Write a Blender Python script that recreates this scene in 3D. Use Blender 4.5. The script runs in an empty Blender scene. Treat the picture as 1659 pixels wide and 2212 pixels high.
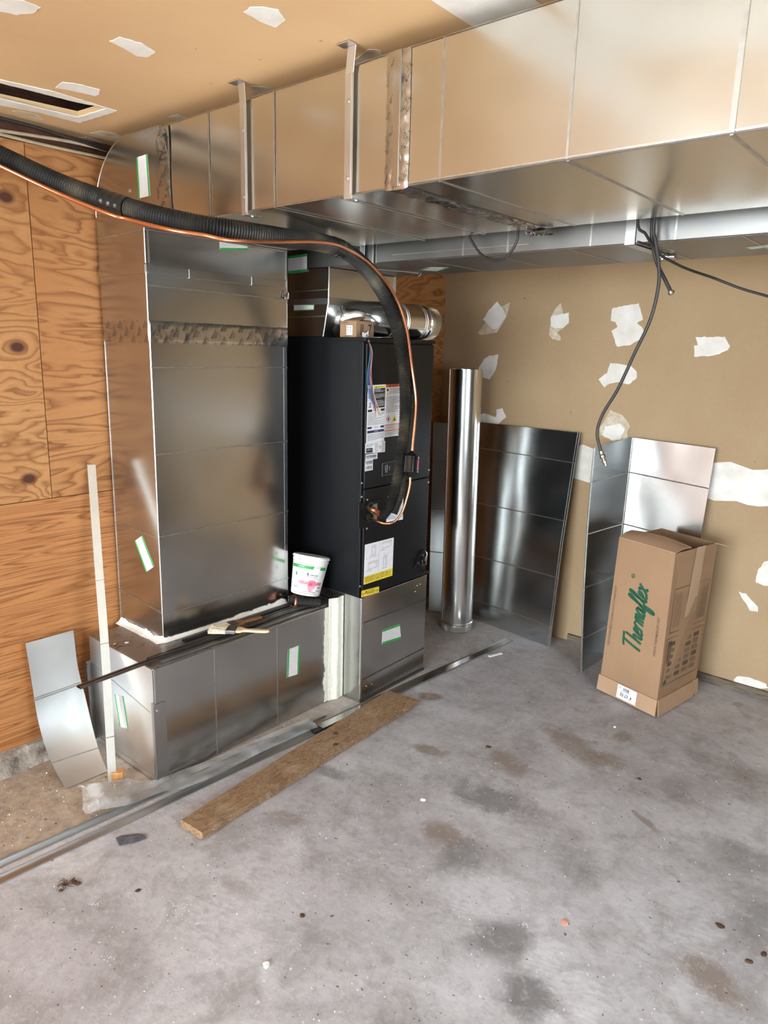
import bpy, bmesh, math, random
from mathutils import Vector as V, Matrix, noise as MN
random.seed(7)
SC = bpy.context.scene
COL = SC.collection
# ------------------------------------------------------------------ camera
YAW, PITCH, ROLL, FPX, CAMH = math.radians(130.15), math.radians(-12.74), math.radians(1.4595), 1540.6, 1.6
cy, sy, cp, sp = math.cos(YAW), math.sin(YAW), math.cos(PITCH), math.sin(PITCH)
CF = V((cy*cp, sy*cp, sp)); r0 = V((sy, -cy, 0)); u0_ = r0.cross(CF)
CR = r0*math.cos(ROLL) + u0_*math.sin(ROLL); CU = -r0*math.sin(ROLL) + u0_*math.cos(ROLL)
CAM = V((0, 0, CAMH))
cd = bpy.data.cameras.new('camera'); cam = bpy.data.objects.new('camera', cd); COL.objects.link(cam)
cam.matrix_world = Matrix(((CR.x, CU.x, -CF.x, CAM.x), (CR.y, CU.y, -CF.y, CAM.y), (CR.z, CU.z, -CF.z, CAM.z), (0, 0, 0, 1)))
cd.sensor_fit = 'HORIZONTAL'; cd.sensor_width = 36; cd.lens = 36*FPX/1659; cd.clip_start = 0.02
SC.camera = cam
# ------------------------------------------------------------------ sky, sun, daylight through the garage door, exposure
SC.view_settings.view_transform = 'Standard'; SC.view_settings.look = 'None'
SC.view_settings.gamma = 1; SC.view_settings.use_curve_mapping = False
SC.view_settings.exposure = 1.45
SC.cycles.use_denoising = True
try: SC.cycles.denoising_prefilter = 'ACCURATE'
except Exception: pass
SC.cycles.max_bounces = 10; SC.cycles.diffuse_bounces = 5; SC.cycles.glossy_bounces = 6; SC.cycles.transmission_bounces = 8
SC.cycles.sample_clamp_indirect = 8
w = bpy.data.worlds.new('sky'); SC.world = w; w.use_nodes = True
bg = w.node_tree.nodes['Background']; bg.inputs[0].default_value = (0.80, 0.90, 1.0, 1); bg.inputs[1].default_value = 9.0
sd = bpy.data.lights.new('sun', 'SUN'); sd.energy = 14; sd.angle = 0.01; sd.color = (1, .95, .87)
so = bpy.data.objects.new('sun', sd); COL.objects.link(so)
so.rotation_euler = V((-0.75, -0.25, -0.8)).to_track_quat('-Z', 'Y').to_euler()
DX0, DX1, DZ1, DY = -2.6, .85, 2.1, -3.4      # garage door opening
pd = bpy.data.lights.new('daylight', 'AREA'); pd.shape = 'RECTANGLE'; pd.size = DX1-DX0; pd.size_y = DZ1; pd.cycles.is_portal = True
po = bpy.data.objects.new('daylight', pd); COL.objects.link(po); po.location = ((DX0+DX1)/2, DY-0.1, DZ1/2)
po.rotation_euler = V((0, 1, 0)).to_track_quat('-Z', 'Z').to_euler()
WY0, WY1, WZ0, WZ1 = .3, 1.5, .95, 1.85         # added side window, out of view, for sparkle on the metal
pd2 = bpy.data.lights.new('added_side_portal', 'AREA'); pd2.shape = 'RECTANGLE'; pd2.size = WY1-WY0; pd2.size_y = WZ1-WZ0; pd2.cycles.is_portal = True
po2 = bpy.data.objects.new('added_side_portal', pd2); COL.objects.link(po2); po2.location = (1.17, (WY0+WY1)/2, (WZ0+WZ1)/2)
po2.rotation_euler = V((-1, 0, 0)).to_track_quat('-Z', 'Z').to_euler()

# ------------------------------------------------------------------ measuring helpers
def ray(x, y): return CF + CR*((x-829.5)/FPX) - CU*((y-1106)/FPX)
def P(x, y, ax, v):
    d = ray(x, y); i = 'XYZ'.index(ax); return CAM + d*((v-CAM[i])/d[i])
def PD(x, y, dep): return CAM + ray(x, y)*dep

# ------------------------------------------------------------------ object helpers
def props(o, label=None, cat=None, group=None, kind=None):
    if label: o['label'] = label
    if cat: o['category'] = cat
    if group: o['group'] = group
    if kind: o['kind'] = kind
    return o
def empty(name, loc, label, cat, group=None):
    o = bpy.data.objects.new(name, None); COL.objects.link(o); o.location = loc; o.empty_display_size = .05
    return props(o, label, cat, group)
def link(o, parent):
    COL.objects.link(o)
    if parent:
        o.parent = parent
        bpy.context.view_layer.update()
        o.matrix_parent_inverse = parent.matrix_world.inverted()
    return o
JOIN = []
class MB:
    def __init__(s): s.v = []; s.f = []; s.m = []; s.mats = []
    def mi(s, mat):
        if mat not in s.mats: s.mats.append(mat)
        return s.mats.index(mat)
    def add(s, vs, fs, mat=None):
        n = len(s.v); s.v += [tuple(p) for p in vs]; s.f += [tuple(i+n for i in f) for f in fs]
        s.m += [s.mi(mat) if mat else 0]*len(fs); return s
    def box(s, lo, hi, mat=None):
        x0, y0, z0 = lo; x1, y1, z1 = hi
        return s.add([(x0,y0,z0),(x1,y0,z0),(x1,y1,z0),(x0,y1,z0),(x0,y0,z1),(x1,y0,z1),(x1,y1,z1),(x0,y1,z1)],
              [(0,3,2,1),(4,5,6,7),(0,1,5,4),(1,2,6,5),(2,3,7,6),(3,0,4,7)], mat)
    def hexa(s, b, t, mat=None):       # two quads of corners
        return s.add(list(b)+list(t), [(3,2,1,0),(4,5,6,7),(0,1,5,4),(1,2,6,5),(2,3,7,6),(3,0,4,7)], mat)
    def plate(s, poly, n, t, mat=None):  # polygon extruded along n by t
        n = V(n); a = [V(p) for p in poly]; k = len(a); b = [p+n*t for p in a]
        return s.add(a+b, [tuple(range(k))[::-1], tuple(range(k, 2*k))]+[(i, (i+1) % k, k+(i+1) % k, k+i) for i in range(k)], mat)
    def bar(s, a, b, w, h, up=(0,0,1), mat=None):
        a, b = V(a), V(b); d = (b-a).normalized(); up = V(up); sd_ = d.cross(up).normalized(); u = sd_.cross(d)
        q = [sd_*-w/2, sd_*w/2, sd_*w/2+u*h, sd_*-w/2+u*h]
        return s.hexa([a+i for i in q], [b+i for i in q], mat)
    def tube(s, path, r, n=12, cap=True, mat=None, twist=0):
        path = [V(p) for p in path]; R = r if callable(r) else (lambda i: r); k = len(path); vs = []; fs = []
        t0 = (path[1]-path[0]).normalized(); nrm = t0.orthogonal().normalized()
        for i, p in enumerate(path):
            t = (path[min(i+1, k-1)]-path[max(i-1, 0)]).normalized()
            nrm = (nrm - t*nrm.dot(t)).normalized(); bn = t.cross(nrm)
            for j in range(n):
                a = 2*math.pi*j/n + twist*i
                vs.append(p+(nrm*math.cos(a)+bn*math.sin(a))*R(i))
        for i in range(k-1):
            for j in range(n): fs.append((i*n+j, i*n+(j+1) % n, (i+1)*n+(j+1) % n, (i+1)*n+j))
        if cap: fs += [tuple(range(n))[::-1], tuple(range((k-1)*n, k*n))]
        return s.add(vs, fs, mat)
    def lathe(s, prof, o, ax=(0,0,1), n=32, mat=None, cap=True):   # prof: (radius, height)
        o = V(o); ax = V(ax).normalized(); e = ax.orthogonal().normalized(); g = ax.cross(e); vs = []; fs = []; k = len(prof)
        for r_, h in prof:
            for j in range(n): a = 2*math.pi*j/n; vs.append(o+ax*h+(e*math.cos(a)+g*math.sin(a))*r_)
        for i in range(k-1):
            for j in range(n): fs.append((i*n+j, i*n+(j+1) % n, (i+1)*n+(j+1) % n, (i+1)*n+j))
        if cap: fs += [tuple(range(n))[::-1], tuple(range((k-1)*n, k*n))]
        return s.add(vs, fs, mat)
    def grid(s, fn, nu, nv, mat=None, th=0, closed=False):
        vs = [V(fn(i/nu, j/nv)) for j in range(nv+1) for i in range(nu+1)]
        fs = [(j*(nu+1)+i, j*(nu+1)+i+1, (j+1)*(nu+1)+i+1, (j+1)*(nu+1)+i) for j in range(nv) for i in range(nu)]
        return s.add(vs, fs, mat)
    def build(s, name, mat=None, parent=None, smooth=False, bevel=0, solid=0, weld=False, seg=2):
        me = bpy.data.meshes.new(name); me.from_pydata(s.v, [], s.f)
        for m in (s.mats or [mat]): me.materials.append(m)
        if s.mats: me.polygons.foreach_set('material_index', s.m)
        bm = bmesh.new(); bm.from_mesh(me)
        if weld: bmesh.ops.remove_doubles(bm, verts=bm.verts, dist=1e-5)
        bmesh.ops.recalc_face_normals(bm, faces=bm.faces) if not solid else None
        if bevel:
            es = [e for e in bm.edges if len(e.link_faces) == 2 and e.calc_face_angle(0) > .5]
            bmesh.ops.bevel(bm, geom=es, offset=bevel, segments=seg, affect='EDGES', profile=.5, clamp_overlap=True)
        bm.to_mesh(me); bm.free()
        if smooth:
            me.polygons.foreach_set('use_smooth', [True]*len(me.polygons))
            me.set_sharp_from_angle(angle=math.radians(40))
        o = bpy.data.objects.new(name, me)
        if solid:
            md = o.modifiers.new('solid', 'SOLIDIFY'); md.thickness = solid; md.offset = 0
            if smooth: m2 = o.modifiers.new('split', 'EDGE_SPLIT'); m2.split_angle = math.radians(42)
        link(o, parent)
        if name in ('crease_line', 'corner_seam', 'bead_ring', 'hem_edge', 'joint_rib') and parent: JOIN.append((o, parent))
        return o
def spline(pts, n=12):
    pts = [V(p) for p in pts]; out = []; q = [pts[0]*2-pts[1]]+pts+[pts[-1]*2-pts[-2]]
    for i in range(1, len(q)-2):
        a, b, c, d = q[i-1:i+3]
        for k in range(n):
            t = k/n; out.append(.5*((2*b)+(c-a)*t+(2*a-5*b+4*c-d)*t*t+(-a+3*b-3*c+d)*t**3))
    out.append(pts[-1]); return out
def resample(path, step):
    out = [path[0]]; acc = 0
    for a, b in zip(path, path[1:]):
        L = (b-a).length; t = step-acc
        while t <= L: out.append(a.lerp(b, t/L)); t += step
        acc = L-(t-step)
    return out
TXT = {}
def text_mesh(s, bold=0.0):
    if (s, bold) in TXT: return TXT[(s, bold)]
    c = bpy.data.curves.new('t', 'FONT'); c.body = s; c.offset = bold; c.resolution_u = 2; c.fill_mode = 'FRONT'
    o = bpy.data.objects.new('t', c); COL.objects.link(o); bpy.context.view_layer.update()
    me = bpy.data.meshes.new_from_object(o.evaluated_get(bpy.context.evaluated_depsgraph_get()))
    vs = [tuple(v.co) for v in me.vertices]; fs = [tuple(p.vertices) for p in me.polygons]
    bpy.data.objects.remove(o); bpy.data.curves.remove(c); bpy.data.meshes.remove(me)
    x0 = min(v[0] for v in vs); x1 = max(v[0] for v in vs); y0 = min(v[1] for v in vs); y1 = max(v[1] for v in vs)
    r = ([((v[0]-x0)/(x1-x0), (v[1]-y0)/(y1-y0)) for v in vs], fs, (x1-x0)/(y1-y0)); TXT[(s, bold)] = r
    return r
class Decal:
    """print and paper laid on a surface; u to the right, v down, sf(u, v) -> (point, normal)"""
    def __init__(s, sf, nu=1): s.sf = sf; s.mb = MB(); s.nu = nu
    def pt(s, u, v, h): p, n = s.sf(u, v); return p+n*h
    def rect(s, u0, v0, u1, v1, mat, h=.0008):
        k = max(1, int(math.ceil(abs(u1-u0)*s.nu-1e-6)))
        for i in range(k):
            a = u0+(u1-u0)*i/k; b = u0+(u1-u0)*(i+1)/k
            s.mb.add([s.pt(a, v0, h), s.pt(b, v0, h), s.pt(b, v1, h), s.pt(a, v1, h)], [(3, 2, 1, 0)], mat)
        return s
    def sheet(s, mat, t=.0006, u0=0, v0=0, u1=1, v1=1):
        k = max(1, s.nu)
        for i in range(k):
            a = u0+(u1-u0)*i/k; b = u0+(u1-u0)*(i+1)/k
            q = [(a, v0), (b, v0), (b, v1), (a, v1)]
            s.mb.hexa([s.pt(x, y, 0.0001) for x, y in q], [s.pt(x, y, t) for x, y in q], mat)
        return s
    def poly(s, pts, mat, h=.0009):
        s.mb.add([s.pt(u, v, h) for u, v in pts], [tuple(range(len(pts)))], mat); return s
    def text(s, t, u0, v0, u1, v1, mat, h=.0010, rot=0, bold=0.0):
        vs, fs, _ = text_mesh(t, bold); o = []
        for x, y in vs:
            if rot == 0: u, v = x, 1-y
            elif rot == 90: u, v = 1-y, 1-x     # reads upwards
            else: u, v = 1-x, y
            if rot == 90: u, v = 1-y, 1-x
            o.append(s.pt(u0+(u1-u0)*u, v0+(v1-v0)*v, h))
        s.mb.add(o, fs, mat); return s
    def lines(s, u0, v0, u1, v1, n, mat, h=.0009, seed=0, fill=.55):
        rn = random.Random(seed+n); dv = (v1-v0)/n
        for i in range(n):
            u = u0; end = u1-(u1-u0)*rn.choice([0, 0, 0, .15, .4])
            while u < end-.01:
                wd = min(rn.uniform(.05, .16)*(u1-u0)*1.2, end-u); s.rect(u, v0+dv*i, u+wd, v0+dv*(i+fill), mat, h); u += wd+.02*(u1-u0)
        return s
    def bars(s, u0, v0, u1, v1, n, mat, h=.0010, seed=0):
        rn = random.Random(seed); u = u0; d = (u1-u0)/n
        for i in range(n): s.rect(u+d*i, v0, u+d*(i+rn.uniform(.25, .7)), v1, mat, h)
        return s
    def stroke(s, pts, wd, mat, h=.0010, asp=1.0):
        pts = [V((p[0], p[1], 0)) for p in pts]
        L = []; R = []
        for i, p in enumerate(pts):
            t = pts[min(i+1, len(pts)-1)]-pts[max(i-1, 0)]; t.x *= asp; t.normalize(); n_ = V((-t.y/asp, t.x, 0))*wd/2
            L.append(p+n_); R.append(p-n_)
        vs = [s.pt(a.x, a.y, h) for a in L]+[s.pt(a.x, a.y, h) for a in R]; k = len(pts)
        s.mb.add(vs, [(i, i+1, k+i+1, k+i) for i in range(k-1)], mat); return s
    def build(s, name, parent, label=None):
        o = s.mb.build(name, None, parent, solid=0); 
        if label: o['label'] = label
        return o
def quad(tl, tr, br, bl, n=None):
    tl, tr, br, bl = map(V, (tl, tr, br, bl)); nn = V(n) if n else (tr-tl).cross(tl-bl).normalized()
    if n is None and nn.dot(CAM-tl) < 0: nn = -nn
    return lambda u, v: (tl.lerp(tr, u).lerp(bl.lerp(br, u), v), nn)
def pq(pts, ax, v, n): return quad(*[P(x, y, ax, v) for x, y in pts], n=n)

# ------------------------------------------------------------------ materials
def srgb(r_, g, b): return tuple(((c/255)/12.92 if c <= 10 else (((c/255)+.055)/1.055)**2.4) for c in (r_, g, b))+(1,)
class Mat:
    def __init__(s, name):
        s.m = bpy.data.materials.new(name); s.m.use_nodes = True; s.t = s.m.node_tree; s.b = s.t.nodes['Principled BSDF']; s._c = None
    def n(s, typ, **kw):
        nd = s.t.nodes.new(typ)
        for k, v in kw.items():
            if k.startswith('i_'): nd.inputs[k[2:].replace('_', ' ')].default_value = v
            else: setattr(nd, k, v)
        return nd
    def l(s, a, b): s.t.links.new(a, b)
    def co(s, scale=(1, 1, 1), rot=(0, 0, 0)):
        tc = s.n('ShaderNodeNewGeometry'); mp = s.n('ShaderNodeMapping'); mp.inputs['Scale'].default_value = scale; mp.inputs['Rotation'].default_value = rot
        s.l(tc.outputs['Position'], mp.inputs['Vector']); return mp.outputs[0]
    def noise(s, scale, detail=3, rough=.5, dist=0, vec=None, out='Fac'):
        nd = s.n('ShaderNodeTexNoise'); nd.inputs['Scale'].default_value = scale; nd.inputs['Detail'].default_value = detail
        nd.inputs['Roughness'].default_value = rough; nd.inputs['Distortion'].default_value = dist
        s.l(vec if vec else s.co(), nd.inputs['Vector']); return nd.outputs[out]
    def ramp(s, fac, stops):
        nd = s.n('ShaderNodeValToRGB'); cr = nd.color_ramp
        while len(cr.elements) < len(stops): cr.elements.new(.5)
        for e, (p, c) in zip(cr.elements, stops): e.position = p; e.color = c if len(c) == 4 else tuple(c)+(1,)
        s.l(fac, nd.inputs[0]); return nd.outputs[0]
    def math(s, op, a, b=None, c=None, clamp=False):
        nd = s.n('ShaderNodeMath', operation=op); nd.use_clamp = clamp
        for i, x in enumerate((a, b, c)):
            if x is None: continue
            if isinstance(x, (int, float)): nd.inputs[i].default_value = x
            else: s.l(x, nd.inputs[i])
        return nd.outputs[0]
    def mix(s, fac, a, b, mode='MIX'):
        nd = s.n('ShaderNodeMix', data_type='RGBA', blend_type=mode)
        for sk, x in ((nd.inputs[0], fac), (nd.inputs[6], a), (nd.inputs[7], b)):
            if isinstance(x, (int, float)): sk.default_value = x
            elif isinstance(x, tuple): sk.default_value = x
            else: s.l(x, sk)
        return nd.outputs[2]
    def rng(s, f, a, b, c=0., d=1.):
        nd = s.n('ShaderNodeMapRange'); s.l(f, nd.inputs[0])
        for i, x in enumerate((a, b, c, d)): nd.inputs[i+1].default_value = x
        return nd.outputs[0]
    def bump(s, h, strength, dist):
        nd = s.n('ShaderNodeBump'); nd.inputs['Strength'].default_value = strength; nd.inputs['Distance'].default_value = dist
        s.l(h, nd.inputs['Height'])
        if s.b.inputs['Normal'].is_linked: s.l(s.b.inputs['Normal'].links[0].from_socket, nd.inputs['Normal'])
        s.l(nd.outputs[0], s.b.inputs['Normal']); return s
    def col(s, c):
        if isinstance(c, tuple): s.b.inputs['Base Color'].default_value = c
        else: s.l(c, s.b.inputs['Base Color'])
        return s
    def set(s, **k):
        for a, v in k.items():
            sk = s.b.inputs[{'rough': 'Roughness', 'metal': 'Metallic', 'spec': 'Specular IOR Level', 'trans': 'Transmission Weight', 'ior': 'IOR', 'alpha': 'Alpha', 'coat': 'Coat Weight', 'aniso': 'Anisotropic'}[a]]
            if isinstance(v, (int, float)): sk.default_value = v
            else: s.l(v, sk)
        return s
def plain(name, c, rough=.6, metal=0, nz=.12, sc=40):
    m = Mat(name); f = m.noise(sc, 3)
    m.col(m.mix(m.rng(f, .3, .7), tuple(x*(1-nz) for x in c[:3])+(1,), tuple(min(1, x*(1+nz)) for x in c[:3])+(1,))); m.set(rough=rough, metal=metal); return m.m
def galv(name, c=(.70, .70, .68), rough=(.17, .30), wob=.25, dirt=.0, fine=.03):
    m = Mat(name)
    a = m.noise(3.5, 3, .5); 
    cc = m.mix(m.rng(a, .3, .7), tuple(x*.86 for x in c)+(1,), tuple(c)+(1,))
    r_ = m.rng(a, .3, .75, rough[0], rough[1])
    if dirt:
        d = m.rng(m.noise(14, 6, .7, .5), .52, .66); d2 = m.math('MULTIPLY', d, dirt)
        cc = m.mix(d2, cc, (.10, .075, .05, 1)); r_ = m.math('ADD', r_, m.math('MULTIPLY', d2, .4))
    m.col(cc).set(metal=1.0, rough=r_)
    m.bump(m.noise(2.2, 1, .4), wob, .02)
    return m.m
M = {}
M['galv'] = galv('galvanised_sheet', (.57, .57, .56), (.19, .25), .2)
M['galv_trunk'] = galv('new_galvanised_sheet', (.70, .685, .635), (.19, .25), .2)
M['galv_dull'] = galv('galvanised_dull', (.50, .50, .49), (.32, .42), .2)
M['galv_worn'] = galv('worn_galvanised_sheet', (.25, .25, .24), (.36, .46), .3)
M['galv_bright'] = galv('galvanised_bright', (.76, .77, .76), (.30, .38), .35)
M['galv_sheet'] = galv('loose_galvanised_sheet', (.56, .57, .56), (.18, .25), .5)
M['galv_dirty'] = galv('galvanised_dusty', (.42, .39, .35), (.34, .5), .2, dirt=.85)
M['spiral'] = galv('round_pipe_metal', (.74, .73, .70), (.17, .24), .1)
M['bead'] = plain('crease_metal', (.52, .51, .48, 1), .34, 1)
M['edge'] = plain('cut_edge_metal', (.66, .65, .62, 1), .35, 1)
M['dark_metal'] = plain('dark_cleat_metal', (.22, .21, .20, 1), .32, 1)
M['blacksteel'] = plain('blackened_metal', (.05, .05, .05, 1), .35, .6)
M['foil'] = galv('foil_tape_metal', (.56, .545, .52), (.18, .25), .3)
M['ink'] = plain('black_ink', (.02, .02, .02, 1), .6)
M['inkgrey'] = plain('grey_ink', (.18, .18, .19, 1), .6)
M['inkfaint'] = plain('faint_pencil', (.50, .49, .50, 1), .7)
M['white'] = plain('white_paper', (.80, .79, .80, 1), .6, 0, .04)
M['sticker'] = plain('sticker_paper', (.66, .63, .63, 1), .55, 0, .05)
M['green'] = plain('green_print', (.03, .33, .06, 1), .5)
M['yellow'] = plain('yellow_print', (.80, .62, .04, 1), .5)
M['orange'] = plain('orange_print', (.70, .10, .02, 1), .5)
M['navy'] = plain('navy_print', (.02, .03, .10, 1), .5)
M['pink'] = plain('pink_print', (.62, .05, .14, 1), .5)
M['pinklight'] = plain('light_pink_print', (.75, .30, .36, 1), .5)
M['black'] = Mat('satin_black_steel').col((.0045, .005, .006, 1)).set(rough=.40, spec=.28).m
M['blackdeep'] = plain('black_plastic', (.006, .006, .006, 1), .5)
M['blackgloss'] = plain('glossy_black_paint', (.008, .008, .008, 1), .12)
M['screw'] = plain('screw_metal', (.6, .6, .58, 1), .3, 1)
M['copper'] = plain('copper', (.80, .34, .18, 1), .28, 1, .1, 12)
M['copper_dull'] = plain('dull_copper', (.55, .22, .12, 1), .42, 1, .2, 12)
M['brass'] = plain('brass', (.34, .30, .22, 1), .35, 1)
M['cable'] = plain('black_cable_rubber', (.018, .016, .013, 1), .5)
M['romex'] = plain('tan_cable_jacket', (.42, .34, .22, 1), .55)
M['plasticwhite'] = plain('white_plastic', (.78, .76, .72, 1), .35, 0, .03)
M['cream'] = plain('cream_mastic', (.74, .72, .60, 1), .5, 0, .06, 60)
M['bristle'] = plain('brush_bristle', (.62, .54, .38, 1), .7, 0, .2, 120)
M['handle'] = plain('pale_wood_handle', (.68, .48, .28, 1), .5)
M['handlebrown'] = plain('brown_wood_handle', (.22, .09, .03, 1), .45)
M['tapeblack'] = plain('black_vinyl_tape', (.012, .012, .012, 1), .25)
M['wood_end'] = plain('splintered_wood', (.48, .24, .09, 1), .7, 0, .3, 60)
M['leaf'] = plain('dry_leaf', (.08, .04, .02, 1), .8)
M['chipwhite'] = plain('plaster_chip', (.80, .78, .74, 1), .8)
M['chipcopper'] = plain('pink_plaster_chip', (.75, .36, .26, 1), .6)
M['slate'] = plain('dark_shingle', (.10, .10, .11, 1), .85, 0, .4, 70)

def m_hose():
    m = Mat('ribbed_insulation'); f = m.noise(9, 4)
    m.col(m.ramp(f, [(.35, (.010, .009, .008)), (.55, (.026, .023, .018)), (.72, (.085, .070, .042))])).set(rough=.50, spec=.35); return m.m
M['hose'] = m_hose()
def m_drywall(name, c1, c2, bright):
    m = Mat(name); f = m.noise(1.7, 4); g = m.noise(60, 3)
    cc = m.mix(m.rng(f, .3, .7), c1, c2); cc = m.mix(m.math('MULTIPLY', m.rng(g, .4, .8), .10), cc, bright)
    s_ = m.rng(m.noise(26, 2), .765, .79); cc = m.mix(m.math('MULTIPLY', s_, .5), cc, (.08, .05, .03, 1))
    m.col(cc).set(rough=.85, spec=.25).bump(g, .1, .002); return m.m
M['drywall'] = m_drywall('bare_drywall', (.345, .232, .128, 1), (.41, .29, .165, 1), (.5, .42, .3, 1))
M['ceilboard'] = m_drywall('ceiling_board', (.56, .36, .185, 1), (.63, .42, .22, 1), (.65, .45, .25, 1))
def m_mud():
    m = Mat('joint_compound'); f = m.noise(12, 5, .6); g = m.noise(40, 4)
    m.col(m.mix(m.rng(f, .35, .7), (.66, .62, .54, 1), (.80, .77, .72, 1))).set(rough=.75).bump(g, .25, .003); return m.m
M['mud'] = m_mud()
def m_mudthin():
    m = Mat('thin_joint_compound'); f = m.noise(22, 5, .65)
    m.col(m.mix(m.rng(f, .38, .62), (.46, .36, .24, 1), (.66, .58, .47, 1))).set(rough=.8); return m.m
M['mudthin'] = m_mudthin()
def m_ply(name, off, sy_, sz, k, knots, light=(.47, .245, .095, 1), dark=(.20, .078, .024, 1)):
    m = Mat(name)
    tc = m.n('ShaderNodeNewGeometry'); mp = m.n('ShaderNodeMapping'); mp.inputs['Location'].default_value = (0, off, off*1.7); mp.inputs['Scale'].default_value = (1, sy_, sz)
    m.l(tc.outputs['Position'], mp.inputs['Vector'])
    base = m.noise(1.0, 3.0, .5, .5, mp.outputs[0])
    h = m.math('MULTIPLY', base, k)
    for (y, z, r_, amp) in knots:
        mk = m.n('ShaderNodeMapping'); mk.vector_type = 'POINT'; mk.inputs['Location'].default_value = (0, -y/(r_*1.5), -z/r_); mk.inputs['Scale'].default_value = (0, 1/(r_*1.5), 1/r_)
        m.l(tc.outputs['Position'], mk.inputs['Vector'])
        ln = m.n('ShaderNodeVectorMath', operation='LENGTH'); m.l(mk.outputs[0], ln.inputs[0])
        d = ln.outputs['Value']
        e = m.math('POWER', 2.718, m.math('MULTIPLY', d, -1.2))
        h = m.math('ADD', h, m.math('MULTIPLY', e, amp))
    fr = m.math('FRACT', h)
    wob = m.noise(14, 4, .6, 0, m.co((1, .8, 6)))
    fr = m.math('ADD', fr, m.math('MULTIPLY', m.math('SUBTRACT', wob, .5), .28))
    cc = m.ramp(fr, [(0.0, dark), (.17, tuple(a*.55+b*.45 for a, b in zip(dark, light))), (.42, light), (.78, tuple(min(1, x*1.08) for x in light)), (1.0, tuple(a*.5+b*.5 for a, b in zip(dark, light)))])
    fib = m.noise(30, 5, .75, 0, m.co((1, 1.2, 14)))
    cc = m.mix(m.math('MULTIPLY', m.rng(fib, .35, .7), .55), cc, (.30, .12, .035, 1))
    blot = m.noise(2.2, 3); cc = m.mix(m.math('MULTIPLY', m.rng(blot, .45, .7), .35), cc, (.36, .14, .04, 1))
    for (y, z, r_, amp) in knots:
        if amp < 1.5: continue
        mk = m.n('ShaderNodeMapping'); q = .022; mk.inputs['Location'].default_value = (0, -y/(q*1.4), -z/q); mk.inputs['Scale'].default_value = (0, 1/(q*1.4), 1/q)
        m.l(tc.outputs['Position'], mk.inputs['Vector']); ln = m.n('ShaderNodeVectorMath', operation='LENGTH'); m.l(mk.outputs[0], ln.inputs[0])
        cc = m.mix(m.rng(ln.outputs['Value'], 1.25, .6), cc, (.075, .022, .010, 1))
    m.col(cc).set(rough=.6, spec=.3).bump(fr, .08, .002); return m.m
def wp(x, y): q = P(x, y, 'X', -2.66); return q.y, q.z
KN = lambda *a: [(wp(x, y)[0], wp(x, y)[1], r_, amp) for x, y, r_, amp in a]
M['ply_a'] = m_ply('plywood_upper_near', 3.1, 1.7, 5.0, 15, KN((15, 425, .07, 3.5), (40, 750, .08, 3.2), (65, 1035, .07, 3), (30, 500, .10, 1.2), (35, 600, .12, 2.4-1), (40, 840, .09, 1.3)))
M['ply_b'] = m_ply('plywood_upper_middle', 8.4, 1.1, 6.0, 15, [], (.43, .205, .075, 1), (.17, .060, .018, 1))
M['ply_c'] = m_ply('plywood_lower', 14.2, .55, 13, 19, KN((80, 1200, .05, 1.2)), (.46, .205, .072, 1), (.17, .055, .015, 1))
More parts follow.
